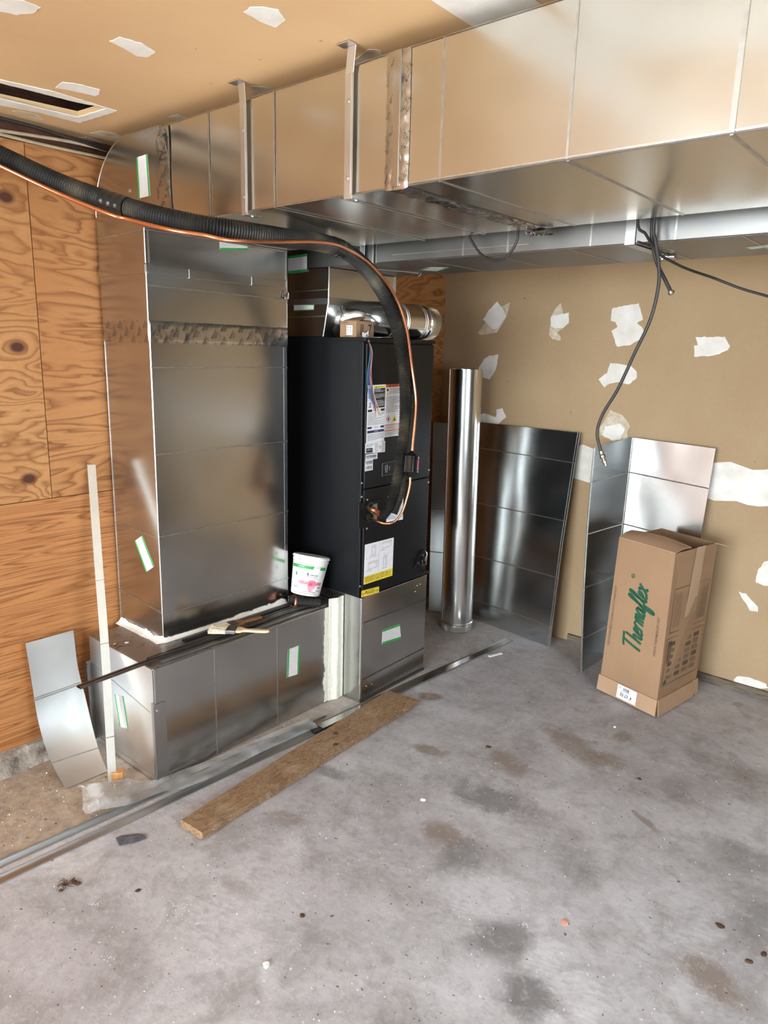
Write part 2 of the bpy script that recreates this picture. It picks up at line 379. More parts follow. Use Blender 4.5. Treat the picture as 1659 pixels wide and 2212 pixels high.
def m_floor():
    m = Mat('stained_concrete')
    a = m.noise(1.6, 5, .6, .3); b = m.noise(7, 6, .65, .6); c = m.noise(45, 4, .6)
    cc = m.ramp(a, [(.34, (.30, .285, .28)), (.47, (.42, .41, .415)), (.62, (.58, .575, .59))])
    cc = m.mix(m.rng(b, .50, .68, 0, .55), cc, (.20, .175, .15, 1))
    cc = m.mix(m.rng(m.noise(2.4, 7, .68, .9, m.co((1, 1, 1), (0, 0, .9))), .52, .66, 0, .55), cc, (.22, .20, .185, 1))
    cc = m.mix(m.rng(m.noise(3.1, 5, .6, 1.2, m.co((1, 1.4, 1), (0, 0, .6))), .55, .68, 0, .5), cc, (.54, .53, .54, 1))
    tc = m.n('ShaderNodeNewGeometry'); bn = m.noise(11, 9, .72, .8)
    def blob(px, py, rx, ry, ang, colr, amt, thr=.42):
        nonlocal cc
        q = P(px, py, 'Z', 0)
        sb = m.n('ShaderNodeVectorMath', operation='SUBTRACT'); m.l(tc.outputs['Position'], sb.inputs[0]); sb.inputs[1].default_value = (q.x, q.y, 0)
        mp = m.n('ShaderNodeMapping'); mp.vector_type = 'TEXTURE'; mp.inputs['Rotation'].default_value = (0, 0, ang); mp.inputs['Scale'].default_value = (rx, ry, 1)
        m.l(sb.outputs[0], mp.inputs['Vector']); ln = m.n('ShaderNodeVectorMath', operation='LENGTH'); m.l(mp.outputs[0], ln.inputs[0])
        e = m.rng(ln.outputs['Value'], 1.2, .1)
        k = m.math('MULTIPLY', m.rng(m.math('ADD', m.math('MULTIPLY', e, .50), m.math('MULTIPLY', bn, .80)), thr+.07, thr+.31), amt)
        k = m.math('MULTIPLY', k, m.rng(ln.outputs['Value'], 1.5, .7, 0, 1.12), None, True)
        cc = m.mix(k, cc, colr)
    DK = (.13, .125, .12, 1); BR = (.19, .135, .085, 1); LT = (.58, .57, .60, 1)
    for bb in [(1070, 1730, .22, .10, .3, DK, .75), (960, 1800, .10, .08, 0, BR, .7), (1000, 1860, .09, .16, .2, DK, .6), (1100, 1650, .16, .07, -.3, BR, .75),
               (1240, 1610, .22, .09, -.4, BR, .7), (1310, 1640, .10, .06, 0, BR, .6), (930, 1505, .08, .05, .5, BR, .75), (925, 1620, .08, .04, .2, BR, .65),
               (1395, 1775, .09, .02, -.5, BR, .7), (1080, 2030, .14, .09, 1.1, DK, .65), (1130, 2150, .11, .09, .3, DK, .75), (1540, 2120, .13, .07, -.2, BR, .7),
               (720, 1670, .12, .04, .3, DK, .6), (520, 1920, .10, .04, .1, BR, .35), (620, 1770, .09, .05, .2, BR, .45), (1230, 1870, .12, .14, .2, DK, .4),
               (1345, 1590, .05, .07, .2, BR, .7), (1460, 1700, .07, .12, .1, DK, .35), (1040, 1930, .20, .12, .5, LT, .8), (100, 2060, .25, .15, .2, LT, .5),
               (1010, 2120, .12, .14, 0, LT, .6), (1180, 1890, .12, .10, 0, LT, .45), (1600, 1850, .20, .10, 0, DK, .4), (1640, 2000, .1, .2, 0, DK, .35), (700, 1950, .3, .12, .4, LT, .4)]:
        blob(*bb)
    # brown dusty strip between the metal angles and the plywood
    sx = m.n('ShaderNodeSeparateXYZ'); m.l(tc.outputs['Position'], sx.inputs[0])
    e = m.math('ADD', sx.outputs['X'], m.math('MULTIPLY', m.math('SUBTRACT', b, .5), .12))
    e = m.math('ADD', e, m.math('MULTIPLY', sx.outputs['Y'], -.055))
    dust = m.math('MULTIPLY', m.rng(e, -2.14, -2.21), m.rng(sx.outputs['Y'], 2.6, 1.6, .35, .85))
    cc = m.mix(dust, cc, m.ramp(m.noise(22, 6, .7), [(.30, (.17, .12, .07)), (.5, (.37, .27, .165)), (.7, (.48, .37, .25))]))
    cc = m.mix(m.rng(m.noise(1.1, 3, .5, 0), .42, .62, 0, .35), cc, (.33, .295, .30, 1))
    # trowel and footprint swirls
    wv = m.n('ShaderNodeTexWave'); wv.inputs['Scale'].default_value = 14; wv.inputs['Distortion'].default_value = 14; wv.inputs['Detail'].default_value = 3; wv.inputs['Detail Scale'].default_value = .7
    m.l(m.co((1, 1, 1), (0, 0, 1.1)), wv.inputs['Vector'])
    msk = m.rng(m.noise(4.2, 3, .5, .5), .50, .62)
    cc = m.mix(m.math('MULTIPLY', m.math('MULTIPLY', wv.outputs['Fac'], msk), .16), cc, (.20, .18, .165, 1))
    wv2 = m.n('ShaderNodeTexWave'); wv2.inputs['Scale'].default_value = 22; wv2.inputs['Distortion'].default_value = 22; wv2.inputs['Detail'].default_value = 4; wv2.inputs['Detail Scale'].default_value = .5
    m.l(m.co((1, 1.2, 1), (0, 0, -.4)), wv2.inputs['Vector']); cc = m.mix(m.math('MULTIPLY', m.math('MULTIPLY', wv2.outputs['Fac'], m.rng(m.noise(3.3, 4, .6, 1), .50, .62)), .12), cc, (.60, .60, .61, 1))
    cc = m.mix(m.rng(m.noise(24, 8, .75, .4), .50, .66, 0, .38), cc, (.20, .185, .175, 1))
    cc = m.mix(m.rng(m.noise(31, 8, .75, .4, m.co((1, 1, 1), (.3, 0, .4))), .52, .66, 0, .35), cc, (.60, .59, .59, 1))
    cc = m.mix(m.rng(c, .3, .75, .0, .22), cc, (.22, .21, .205, 1))
    sp_ = m.rng(m.noise(58, 2, .5), .70, .73); cc = m.mix(m.math('MULTIPLY', sp_, .6), cc, (.75, .74, .72, 1))
    sp2 = m.rng(m.noise(41, 2, .5, 0, m.co((1, 1.3, 1), (0, 0, 2))), .715, .735); cc = m.mix(m.math('MULTIPLY', sp2, .75), cc, (.06, .045, .035, 1))
    m.col(cc).set(rough=m.rng(a, .3, .7, .5, .72), spec=.35)
    m.bump(m.noise(12, 8, .7), .22, .01).bump(c, .12, .003); return m.m
M['floor'] = m_floor()
def m_conc():
    m = Mat('rough_concrete'); a = m.noise(14, 6, .7)
    m.col(m.ramp(a, [(.3, (.10, .08, .06)), (.5, (.30, .26, .21)), (.7, (.52, .48, .42))])).set(rough=.9).bump(a, .6, .02); return m.m
M['conc'] = m_conc()
def m_plank():
    m = Mat('weathered_plank'); ang = (0, 0, 0)
    a = m.noise(5, 4, .5, .6, m.co((9, 1.0, 9))); fr = m.math('FRACT', m.math('MULTIPLY', a, 15))
    cc = m.ramp(fr, [(0, (.09, .045, .02)), (.22, (.22, .13, .065)), (.7, (.33, .21, .11)), (1, (.15, .08, .038))])
    cc = m.mix(m.rng(m.noise(4, 5, .6), .50, .66, 0, .6), cc, (.13, .055, .022, 1))
    cc = m.mix(m.rng(m.noise(9, 6, .7), .55, .7, 0, .5), cc, (.42, .33, .22, 1))
    m.col(cc).set(rough=.75).bump(fr, .2, .002); return m.m
M['plank'] = m_plank()
def m_wood(name, c1, c2, sc=(1, 12, 12)):
    m = Mat(name); a = m.noise(4, 5, .6, .3, m.co(sc)); m.col(m.ramp(a, [(.3, c1), (.7, c2)])).set(rough=.8).bump(a, .2, .003); return m.m
M['sill'] = m_wood('dark_sill_wood', (.06, .045, .03), (.20, .16, .11), (3, 14, 30))
M['framing'] = m_wood('cavity_wood', (.05, .018, .010), (.14, .05, .025), (14, 3, 14))
def m_card(name, c):
    m = Mat(name); a = m.noise(3, 3); fl = m.noise(120, 2, .5, 0, m.co((1, 1, .05)))
    cc = m.mix(m.rng(a, .3, .7), tuple(x*.9 for x in c)+(1,), tuple(x*1.06 for x in c)+(1,)); cc = m.mix(m.rng(fl, .4, .7, 0, .10), cc, tuple(x*.6 for x in c)+(1,))
    m.col(cc).set(rough=.8, spec=.25).bump(a, .1, .01); return m.m
M['card'] = m_card('brown_cardboard', (.335, .205, .115)); M['card_in'] = m_card('cardboard_inside', (.30, .18, .10)); M['card_light'] = m_card('cardboard_flap', (.44, .28, .17))
M['papertape'] = m_card('paper_tape', (.47, .32, .20))
def m_film():
    m = Mat('clear_plastic_film'); t = m.t
    tr = t.nodes.new('ShaderNodeBsdfTransparent'); tr.inputs[0].default_value = (.93, .93, .92, 1)
    gl = t.nodes.new('ShaderNodeBsdfPrincipled'); gl.inputs['Roughness'].default_value = .12; gl.inputs['Base Color'].default_value = (.85, .84, .82, 1)
    mx = t.nodes.new('ShaderNodeMixShader'); n_ = m.noise(9, 3)
    lw = m.n('ShaderNodeLayerWeight'); lw.inputs[0].default_value = .45
    m.l(m.math('ADD', m.math('MULTIPLY', lw.outputs['Fresnel'], .65), m.rng(n_, .4, .8, .10, .30)), mx.inputs[0]); m.l(tr.outputs[0], mx.inputs[1]); m.l(gl.outputs[0], mx.inputs[2])
    m.l(mx.outputs[0], t.nodes['Material Output'].inputs[0]); return m.m
M['film'] = m_film()
M['driveway'] = plain('sunlit_driveway', (.50, .47, .42, 1), .9)
M['dimwall'] = plain('dark_dimming_wall', (.13, .13, .13, 1), .8, 0, .15, 2)  # dark grey chosen to dim what the ducts reflect

# ------------------------------------------------------------------ the room
def struct(o): o['kind'] = 'structure'; return o
XL, YD, ZC = -2.665, 3.64, 2.335
XR, YB = 1.05, -3.4
struct(MB().box((-3.0, YB, -.12), (XR, 3.9, 0)).build('floor', M['floor']))
struct(MB().box((-9, -14, -.16), (9, YB-.001, -.02)).build('driveway', M['driveway']))
# ceiling with an open slot
HO = [P(x/2.592, y/2.592, 'Z', ZC) for x, y in ((-520, 330), (598, 603), (436, 652), (-520, 440))]
bm = bmesh.new()
out = [bm.verts.new((x, y, ZC)) for x, y in ((-2.86, YB), (XR, YB), (XR, 3.9), (-2.86, 3.9))]
inn = [bm.verts.new(p) for p in HO]
ed = [bm.edges.new((l[i], l[(i+1) % 4])) for l in (out, inn) for i in range(4)]
bmesh.ops.triangle_fill(bm, use_beauty=True, edges=ed)
res_ = bmesh.ops.extrude_face_region(bm, geom=bm.faces[:]); bmesh.ops.translate(bm, verts=[v for v in res_['geom'] if isinstance(v, bmesh.types.BMVert)], vec=(0, 0, .016))
bmesh.ops.recalc_face_normals(bm, faces=bm.faces)
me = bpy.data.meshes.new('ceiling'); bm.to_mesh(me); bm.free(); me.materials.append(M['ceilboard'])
ceil = bpy.data.objects.new('ceiling', me); link(ceil, None); struct(ceil)
b_ = MB().box((-3.2, YB-.2, 2.62), (XR+.2, 4.0, 2.68))
for k in range(6): y = -1.2+k*.61-.25; b_.box((-3.0, y, 2.40), (XR, y+.04, 2.62))
struct(b_.build('trim_2', M['framing']))
# plywood wall, slightly out of square, in sheets
def wx(y): return XL + (y-1.4)*.016
def sheet_(mb, y0, y1, z0, z1, mat):
    mb.hexa([(wx(y0), y0, z0), (wx(y1), y1, z0), (wx(y1)-.016, y1, z0), (wx(y0)-.016, y0, z0)], [(wx(y0), y0, z1), (wx(y1), y1, z1), (wx(y1)-.016, y1, z1), (wx(y0)-.016, y0, z1)], mat)
wl = MB()
ys, zs = wp(115, 1077)[0], 1.022
for (a, b, c, d, mt) in ((-3.4, ys-2.44, 1.0245, 2.262, 'ply_b'), (ys-2.437, ys-.0015, 1.0245, 2.262, 'ply_a'), (ys+.0015, 3.9, 1.0245, 2.262, 'ply_b'), (-3.4, 3.9, .066, 1.0215, 'ply_c')):
    sheet_(wl, a, b, c, d, M[mt])
struct(wl.build('wall_left', None))
struct(MB().box((-2.86, YB, 0), (-2.72, 3.9, 2.62)).build('trim_3', M['framing']))
def curb(u, v):
    y = .2+u*3.5; q = [(-2.60, 0), (-2.618, .045), (-2.65, .068), (-2.72, .068)][int(round(v*3))]
    n_ = MN.noise(V((y*9, q[1]*30, 1)))*.014
    return (q[0]+n_, y, max(0, q[1]+(n_*.5 if q[1] > 0 else 0)))
struct(MB().grid(curb, 160, 3).build('trim_1', M['conc'], None, smooth=True))
# drywall
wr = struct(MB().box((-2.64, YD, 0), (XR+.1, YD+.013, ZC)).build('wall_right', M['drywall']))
struct(MB().box((-2.86, YD+.014, 0), (XR+.1, YD+.10, 2.62)).build('trim_4', M['framing']))
struct(MB().box((-1.66, YD-.016, 0.0), (XR, YD, .043)).build('baseboard_right', M['sill'], bevel=.002))
# the walls behind the camera, with the open garage door
mb = MB(); mb.box((XR, YB, 0), (XR+.1, WY0, ZC)); mb.box((XR, WY1, 0), (XR+.1, 3.9, ZC)); mb.box((XR, WY0, 0), (XR+.1, WY1, WZ0)); mb.box((XR, WY0, WZ1), (XR+.1, WY1, ZC)); struct(mb.build('wall_side', M['dimwall']))  # unseen side wall, set close and dark to dim the riser's reflections
mb = MB()
for a in ((WY0, WZ0, WY1, WZ0+.05), (WY0, WZ1-.05, WY1, WZ1), (WY0, WZ0, WY0+.05, WZ1), (WY1-.05, WZ0, WY1, WZ1), (WY0, (WZ0+WZ1)/2-.02, WY1, (WZ0+WZ1)/2+.02)): mb.box((XR+.02, a[0], a[1]), (XR+.07, a[2], a[3]))
struct(mb.build('added_window_1', M['white']))  # frame of the added window
mb = MB(); mb.box((-2.86, YB-.12, 0), (DX0, YB, 2.68)); mb.box((DX1, YB-.12, 0), (XR+.1, YB, 2.68)); mb.box((DX0, YB-.12, DZ1), (DX1, YB, 2.68)); struct(mb.build('wall_back', M['drywall']))

def blob_patch(name, pts, parent, ax, val, n, mat, t=.0015, jag=.004):
    q = [P(x, y, ax, val) for x, y in pts]; out_ = []
    for i, a in enumerate(q):
        b = q[(i+1) % len(q)]; k = max(2, int((b-a).length/.012))
        for j in range(k):
            p = a.lerp(b, j/k); o = V((MN.noise(p*60), MN.noise(p*60+V((9, 0, 0))), MN.noise(p*60+V((0, 9, 0)))))*jag
            o['XYZ'.index(ax)] = 0; out_.append(p+o)
    return MB().plate(out_, n, t, mat).build(name, mat, parent)
Z6 = lambda L, dx=0: [(900+x/2.186, 560+y/2.186) for x, y in L]
DN = (0, -1, 0)
for L in ([(440,205),(425,270),(380,345),(300,358),(290,345),(330,290),(400,225)], [(680,208),(692,255),(690,330),(660,345),(683,370),(680,385),(640,375),(625,355),(635,270),(660,225)],
          [(915,712),(975,740),(1008,790),(995,810),(995,850),(925,862),(870,830),(862,800),(885,765)]):
    blob_patch('plaster_smear', Z6(L), wr, 'Y', YD, DN, M['mudthin'], .0008)
for L in ([(380,200),(410,240),(422,270),(385,325),(360,333),(315,285),(340,240)], [(635,270),(718,253),(720,300),(690,325),(650,325),(633,318)],
          [(925,230),(1050,208),(1068,285),(1040,300),(1065,320),(1078,360),(1010,405),(945,413),(920,340),(950,318),(940,298),(918,290)],
          [(1318,368),(1455,367),(1480,410),(1470,430),(1400,455),(1312,460),(1312,410),(1328,405)], [(915,490),(1010,500),(1040,530),(1040,560),(1000,592),(955,580),(905,590),(885,605),(857,568),(900,535)],
          [(345,455),(387,450),(375,520),(345,567),(300,555),(292,515),(320,470)], [(280,740),(320,728),(375,745),(378,710),(405,705),(422,745),(385,780),(272,775)],
          [(890,790),(960,775),(985,805),(960,850),(920,855),(880,830)],
          [(1640,1430),(1700,1410),(1700,1545),(1640,1540),(1600,1525),(1610,1470)], [(1520,1570),(1555,1580),(1610,1640),(1612,1665),(1575,1660)]):
    blob_patch('plaster_patch', Z6(L), wr, 'Y', YD, DN, M['mud'])
blob_patch('plaster_patch', [(1240+x/3.96, 1100+y/3.96) for x, y in ((1365,1455),(1400,1425),(1500,1440),(1640,1490),(1655,1530),(1600,1535),(1480,1505),(1370,1475))], wr, 'Y', YD, DN, M['mud'])
tb = [(-1.72+i*.05, 1.115+.012*math.sin(i*1.3)+.01*MN.noise(V((i*.7, 0, 0)))+(.0 if i < 14 else -.003)) for i in range(55)]
bb_ = [(x, .935+.007*math.sin(i*1.9+1)) for i, (x, z) in enumerate(tb)][::-1]
MB().plate([(x, YD, z) for x, z in tb+bb_], DN, .0016).build('taped_seam', M['mud'], wr)
UPN = (0, 0, -1)
C1 = lambda L: [(x/2.592, y/2.592) for x, y in L]
for L in ([(-60,0),(0,-10),(130,0),(225,40),(185,70),(90,80),(0,60),(-60,50)], [(1365,65),(1400,38),(1480,38),(1560,55),(1598,110),(1545,150),(1480,130)], [(615,230),(670,205),(790,240),(873,290),(820,318),(765,312),(700,270)],
          [(310,490),(350,458),(440,470),(560,500),(550,530),(530,535),(400,505)]):
    blob_patch('plaster_patch', C1(L), ceil, 'Z', ZC, UPN, M['mud'])
for L in ([(65,620),(110,620),(200,640),(245,665),(230,673),(150,650)], [(-60,650),(0,655),(60,665),(122,690),(100,703),(0,695),(-60,690)], [(505,745),(560,733),(640,745),(705,770),(660,780)],
          [(405,772),(480,765),(590,800),(560,805)], [(940,655),(1000,640),(1070,665),(990,672)], [(1395,480),(1480,485),(1565,515),(1510,530),(1410,525)],
          [(2060,275),(2130,280),(2160,330),(2060,340),(2000,370),(1990,330)]):
    blob_patch('plaster_smear', C1(L), ceil, 'Z', ZC, UPN, M['mudthin'], .0008)
# compound round the slot and the long ceiling joint
blob_patch('plaster_edge', C1([(-520,300),(0,443),(300,510),(560,590),(598,603),(430,570),(-520,330)]), ceil, 'Z', ZC, UPN, M['mud'], .002)
blob_patch('plaster_edge', C1([(-520,440),(0,548),(436,652),(598,603),(655,618),(445,683),(210,625),(0,585),(-520,460)]), ceil, 'Z', ZC, UPN, M['mud'], .003)
xe = [(-1.06+.02*MN.noise(V((i*.3, 0, 0))), -2.2+i*.12) for i in range(48)]; xf = [(-.885+.015*MN.noise(V((i*.35, 5, 0))), y) for i, (x, y) in enumerate(xe)][::-1]
MB().plate([(x, y, ZC) for x, y in xe+xf], UPN, .0015).build('taped_seam', M['mud'], ceil)
sw = [(-.86, 1.40), (-.60, 1.22), (-.35, 1.05), (.0, .78), (.5, .45), (.98, .2), (.98, -.25), (.45, .05), (.0, .38), (-.3, .62), (-.55, .80), (-.88, 1.02)]
MB().plate([(x, y, ZC) for x, y in sw], UPN, .0015).build('taped_seam', M['mud'], ceil)
MB().plate([(-.88, .1, ZC), (-.2, -.1, ZC), (.6, -.6, ZC), (.5, -1.0, ZC), (-.3, -.45, ZC), (-.9, -.25, ZC)], UPN, .0015).build('taped_seam', M['mud'], ceil)
for x0 in (.15,):
    MB().plate([(x0+.015*math.sin(i), -2.2+i*.3, ZC) for i in range(19)]+[(x0+.18+.015*math.cos(i), -2.2+i*.3, ZC) for i in range(19)][::-1], UPN, .0015).build('taped_seam', M['mud'], ceil)
for k in range(22):
    x, y = random.Random(k).uniform(-1.9, .9), random.Random(k+50).uniform(-1.6, 1.1)
    if abs(x+.97) < .2 or (x < -1.0 and y > .6): continue
    MB().plate([(x+.07*math.cos(a)*(1+.2*math.sin(3*a)), y+.035*math.sin(a), ZC) for a in [i*.5236 for i in range(12)]], UPN, .001).build('plaster_patch', M['mud'], ceil)

# ------------------------------------------------------------------ sheet-metal helpers
def crease(mb, a, b, n, wd=.005, h=.0014, mat=None):
    mb.bar(V(a), V(b), wd, h, up=n, mat=mat)
def sticker(parent, sf, side='uv', seed=1, label=None):
    d = Decal(sf); d.sheet(M['sticker'])
    if side == 'u': d.rect(0, 0, .13, 1, M['green']); d.rect(.87, 0, 1, 1, M['green']); 
    else: d.rect(0, 0, 1, .14, M['green']); d.rect(0, .86, 1, 1, M['green'])
    rn = random.Random(seed)
    for i in range(3):
        if side == 'u':
            u = .3+i*.17; d.stroke([(u+rn.uniform(-.02, .02), .12+j*.025) for j in range(int(rn.uniform(12, 30)))], .012, M['inkfaint'], .0011)
        else:
            v = .3+i*.17; d.stroke([(.12+j*.025, v+rn.uniform(-.02, .02)) for j in range(int(rn.uniform(12, 30)))], .012, M['inkfaint'], .0011)
    return d.build('sticker', parent)
XN, YN = (1, 0, 0), (0, -1, 0)
def screw(parent, p, n, r_=.0045):
    n = V(n); mb = MB(); mb.lathe([(r_*1.4, 0), (r_*1.4, .001), (r_, .0012), (r_, .0035), (r_*.6, .0042)], p, n, 10); return mb.build('screw', M['screw'], parent, smooth=True)
def foil(name, parent, fn, nu, nv, amp=.0022):
    """a wrinkled strip of foil tape: fn(u, v) -> point, normal"""
    mb = MB()
    def g(u, v):
        p, n = fn(u, v); p = V(p); k = MN.noise(p*38)+.6*MN.noise(p*95)
        w_ = u if nu < nv else v; e_ = min(1, 7*min(w_, 1-w_)) if abs(nu-nv) > 20 else 1
        return p+V(n)*(.0005+e_*(.0017+amp*.5*(k+.6)))
    mb.grid(g, nu, nv); return mb.build(name, M['foil'], parent, smooth=True, solid=.0006)
def tape_print(parent, sf, LU, LV, step=.085, row=.026, rot=1.05, w_=.040, off=0.):
    """printing on foil tape: sf(u, v) surface of LU x LV metres, v across the tape or along it"""
    d = Decal(sf); c, s_ = math.cos(rot), math.sin(rot); cl = lambda x: min(1, max(0, x))
    def put(txt, s0, t0, du, dv, wd, hh):
        vs, fs, _ = text_mesh(txt, .0); o = []
        for x, y in vs:
            a = du+x*wd; b = dv+(1-y)*hh; o.append(d.pt(cl((s0+a*c+b*s_)/LU), cl((t0-a*s_+b*c)/LV), .0042))
        d.mb.add(o, fs, M['ink'])
    r_ = 0; t = off
    while t < LV+.03:
        q = -.02+(r_ % 2)*step/2
        while q < LU:
            put('NASHUA 367-17', q, t, 0, 0, w_, .0085); put('UL 181B-FX LISTED', q, t, .006, .0105, w_*.75, .0035); put('o', q, t, .010, .016, .005, .005); put('MADE IN USA', q, t, .017, .017, w_*.4, .003)
            q += step
        t += row; r_ += 1
    return d.build('tape_printing', parent)

# ------------------------------------------------------------------ return air box on the floor
ZB = .463; BX, BY0, BY1, BL = -2.150, 1.283, 2.255, -2.605
t = empty('return_air_box', (-2.38, 1.77, 0), 'long low galvanised duct box lying on the floor under the tall riser', 'duct')
mb = MB().box((BL, BY0, 0.002), (BX, BY1, ZB)); o = mb.build('box_body', M['galv'], t, bevel=.003)
mb = MB()
for px_, b in ((466, 1), (600, 1), (714, 1)):
    y = P(px_, 1500, 'X', BX).y; crease(mb, (BX, y, .01), (BX, y, ZB-.01), XN)
crease(mb, (BL+.01, BY0-.001, .35), (BX-.03, BY0-.001, .285), YN); crease(mb, (BL+.02, BY0-.001, .03), (BX-.01, BY0-.001, .03), YN, .004)
mb.build('crease_line', M['bead'], t)
mb = MB(); mb.box((BL, BY0+.002, ZB), (BX, BY1, ZB+.0012)); mb.build('dusty_top', M['galv_dirty'], t)
MB().box((BL+.001, BY0-.0015, .004), (BX-.001, BY0-.0002, ZB-.001)).build('lit_end_plate', M['galv_bright'], t)  # brighter metal than the box, standing in for light reflected on its end
# corner flanges on the end
mb = MB(); mb.box((BX-.012, BY0-.006, 0), (BX+.004, BY0, .33)); mb.box((BX, BY0-.006, 0), (BX+.0035, BY0+.045, .325)); mb.bar((BX+.004, BY0+.006, .33), (BX+.004, BY0+.006, ZB), .012, .004, up=XN)
mb.build('corner_cleat', M['galv_dull'], t, bevel=.001)
mb = MB(); mb.box((BL-.002, BY0-.022, 0.01), (BL+.005, BY0, .36)); mb.box((BL-.002, BY0-.028, .02), (BL+.022, BY0-.022, .352)); mb.build('corner_cleat', M['dark_metal'], t, bevel=.001)
sticker(t, pq([(180+1222/2.765, 1100+838/2.765), (180+1292/2.765, 1100+812/2.765), (180+1286/2.765, 1100+983/2.765), (180+1215/2.765, 1100+1006/2.765)], 'X', BX, XN), 'u', 3)
sticker(t, pq([(180+187/2.765, 1100+1105/2.765), (180+240/2.765, 1100+1118/2.765), (180+272/2.765, 1100+1312/2.765), (180+218/2.765, 1100+1298/2.765)], 'Y', BY0-.0017, YN), 'u', 5)
screw(t, P(180+442/2.765, 1100+1205/2.765, 'X', BX+.004), XN)
# mastic smeared over the joint with the stand
def mas(u, v):
    z = .002+v*.50; y = 2.178+u*.080+.010*MN.noise(V((0, 3.1, z*9)))*(1-u)
    p = V((BX+.003+.012*math.exp(-((u-.5)/.25)**2)+.012*u*u+.0015*MN.noise(V((u*26, 0, z*5)))+.0012*MN.noise(V((u*30, 5, z*30))), y, z))
    return p
mb = MB().grid(mas, 26, 110); mb.build('mastic_seal', M['cream'], t, smooth=True, solid=.004)
mb = MB().grid(lambda u, v: V((BX+.003+.003*MN.noise(V((u*8, 1, v*30))), 2.148+u*.035+.012*MN.noise(V((2, 0, v*7)))*(1-u)+.006*MN.noise(V((2, 4, v*40)))*(1-u), .005+v*.46)), 8, 60); mb.build('mastic_smear', M['cream'], t, smooth=True, solid=.001)

# ------------------------------------------------------------------ furnace stand
FX, FY0, FY1, FS = -2.03, 2.262, 2.752, .512
t = empty('furnace_stand', (-2.3, 2.5, 0), 'square galvanised plenum box on the floor carrying the black air handler', 'duct')
MB().box((-2.58, FY0, .004), (FX, FY1, FS)).build('stand_body', M['galv'], t, bevel=.003)
mb = MB(); crease(mb, (FX, FY0, .39), (FX, FY1, .385), XN, .006); crease(mb, (FX, FY0, .11), (FX, FY1, .12), XN, .006); mb.box((FX, FY0, .0), (FX+.006, FY1, .012)); mb.build('crease_line', M['dark_metal'], t)
mb = MB(); mb.box((FX, FY0+.0, .02), (FX+.005, FY0+.014, FS)); mb.build('corner_cleat', M['bead'], t, bevel=.001)
sticker(t, pq([(560+1003/3.77, 1100+985/3.77), (560+1143/3.77, 1100+933/3.77), (560+1155/3.77, 1100+1053/3.77), (560+998/3.77, 1100+1100/3.77)], 'X', FX, XN), 'v', 7)
for (x, y) in ((1285, 622), (1310, 610), (1270, 670), (870, 1440), (915, 1425), (1180, 1210)): screw(t, P(560+x/3.77, 1100+y/3.77, 'X', FX), XN, .002)

# ------------------------------------------------------------------ riser, elbow, trunk (return side)
RX, RY0, RY1, RL = -2.331, 1.445, 2.098, -2.643
ZT0, ZT1 = 1.992, 2.292
t = empty('duct_riser', (-2.49, 1.77, ZB), 'tall rectangular galvanised riser standing on the low duct box beside the plywood', 'duct')
MB().box((RL, RY0, ZB+.002), (RX, RY1, 1.655)).build('riser_body', M['galv'], t, bevel=.003)
mb = MB()
for z in (1.52, 1.204, .89, .578): crease(mb, (RX, RY0, z), (RX, RY1, z), XN)
for z0, z1 in ((.895, .885), (.61, .585)): crease(mb, (RL, RY0, z0), (RX, RY0, z1), YN)
mb.build('crease_line', M['bead'], t)
mb = MB(); mb.bar((RX+.0005, RY0-.0005, ZB), (RX+.0005, RY0-.0005, 1.65), .0025, .001, up=(1, -1, 0)); mb.bar((RL, RY0-.0005, ZB), (RL, RY0-.0005, 1.65), .002, .002, up=(0, -1, 0)); mb.bar((RX, RY1-.02, ZB+.1), (RX, RY1-.02, 1.62), .002, .001, up=XN); mb.build('corner_seam', M['edge'], t)
sticker(t, pq([(180+307/2.765, 1100+190/2.765), (180+352/2.765, 1100+157/2.765), (180+424/2.765, 1100+342/2.765), (180+375/2.765, 1100+376/2.765)], 'Y', RY0, YN), 'u', 9)
def band(fn_, z0, z1):
    return None
def riser_tape(u, v):
    z = 1.684-v*.078+.003*MN.noise(V((u*20, v, 0))); L1 = RX-RL; L2 = RY1-RY0; s_ = u*(L1+L2)
    if s_ < L1: return V((RL+s_, RY0, z)), V((0, -1, 0))
    return V((RX, RY0+s_-L1, z)), V((1, 0, 0))
foil('foil_tape', t, riser_tape, 150, 14)
tape_print(t, riser_tape, RX-RL+RY1-RY0, .078, w_=.036)
def mud_skirt(u, v):
    L1 = RX-RL; L2 = RY1-RY0; s_ = u*(L1+L2*.97); k = (MN.noise(V((s_*18, 0, 3)))+.5*MN.noise(V((s_*70, 2, 3)))+.6)*.5
    h = .008+.022*max(0, k)*(1.3 if s_ < L1 else .8+.5*math.sin(s_*9))
    w_ = .030 if s_ < L1 else .016
    if s_ < L1: x, y, nx, ny = RL+s_, RY0, 0, -1
    else: x, y, nx, ny = RX, RY0+s_-L1, 1, 0
    o_ = .002+(v**1.5)*w_*(.7+.4*k); return V((x+nx*o_, y+ny*o_, ZB+.0025+h*(1-v)**1.6+.001))
MB().grid(mud_skirt, 140, 8).build('mastic_seal', M['mud'], t, smooth=True, solid=.002)

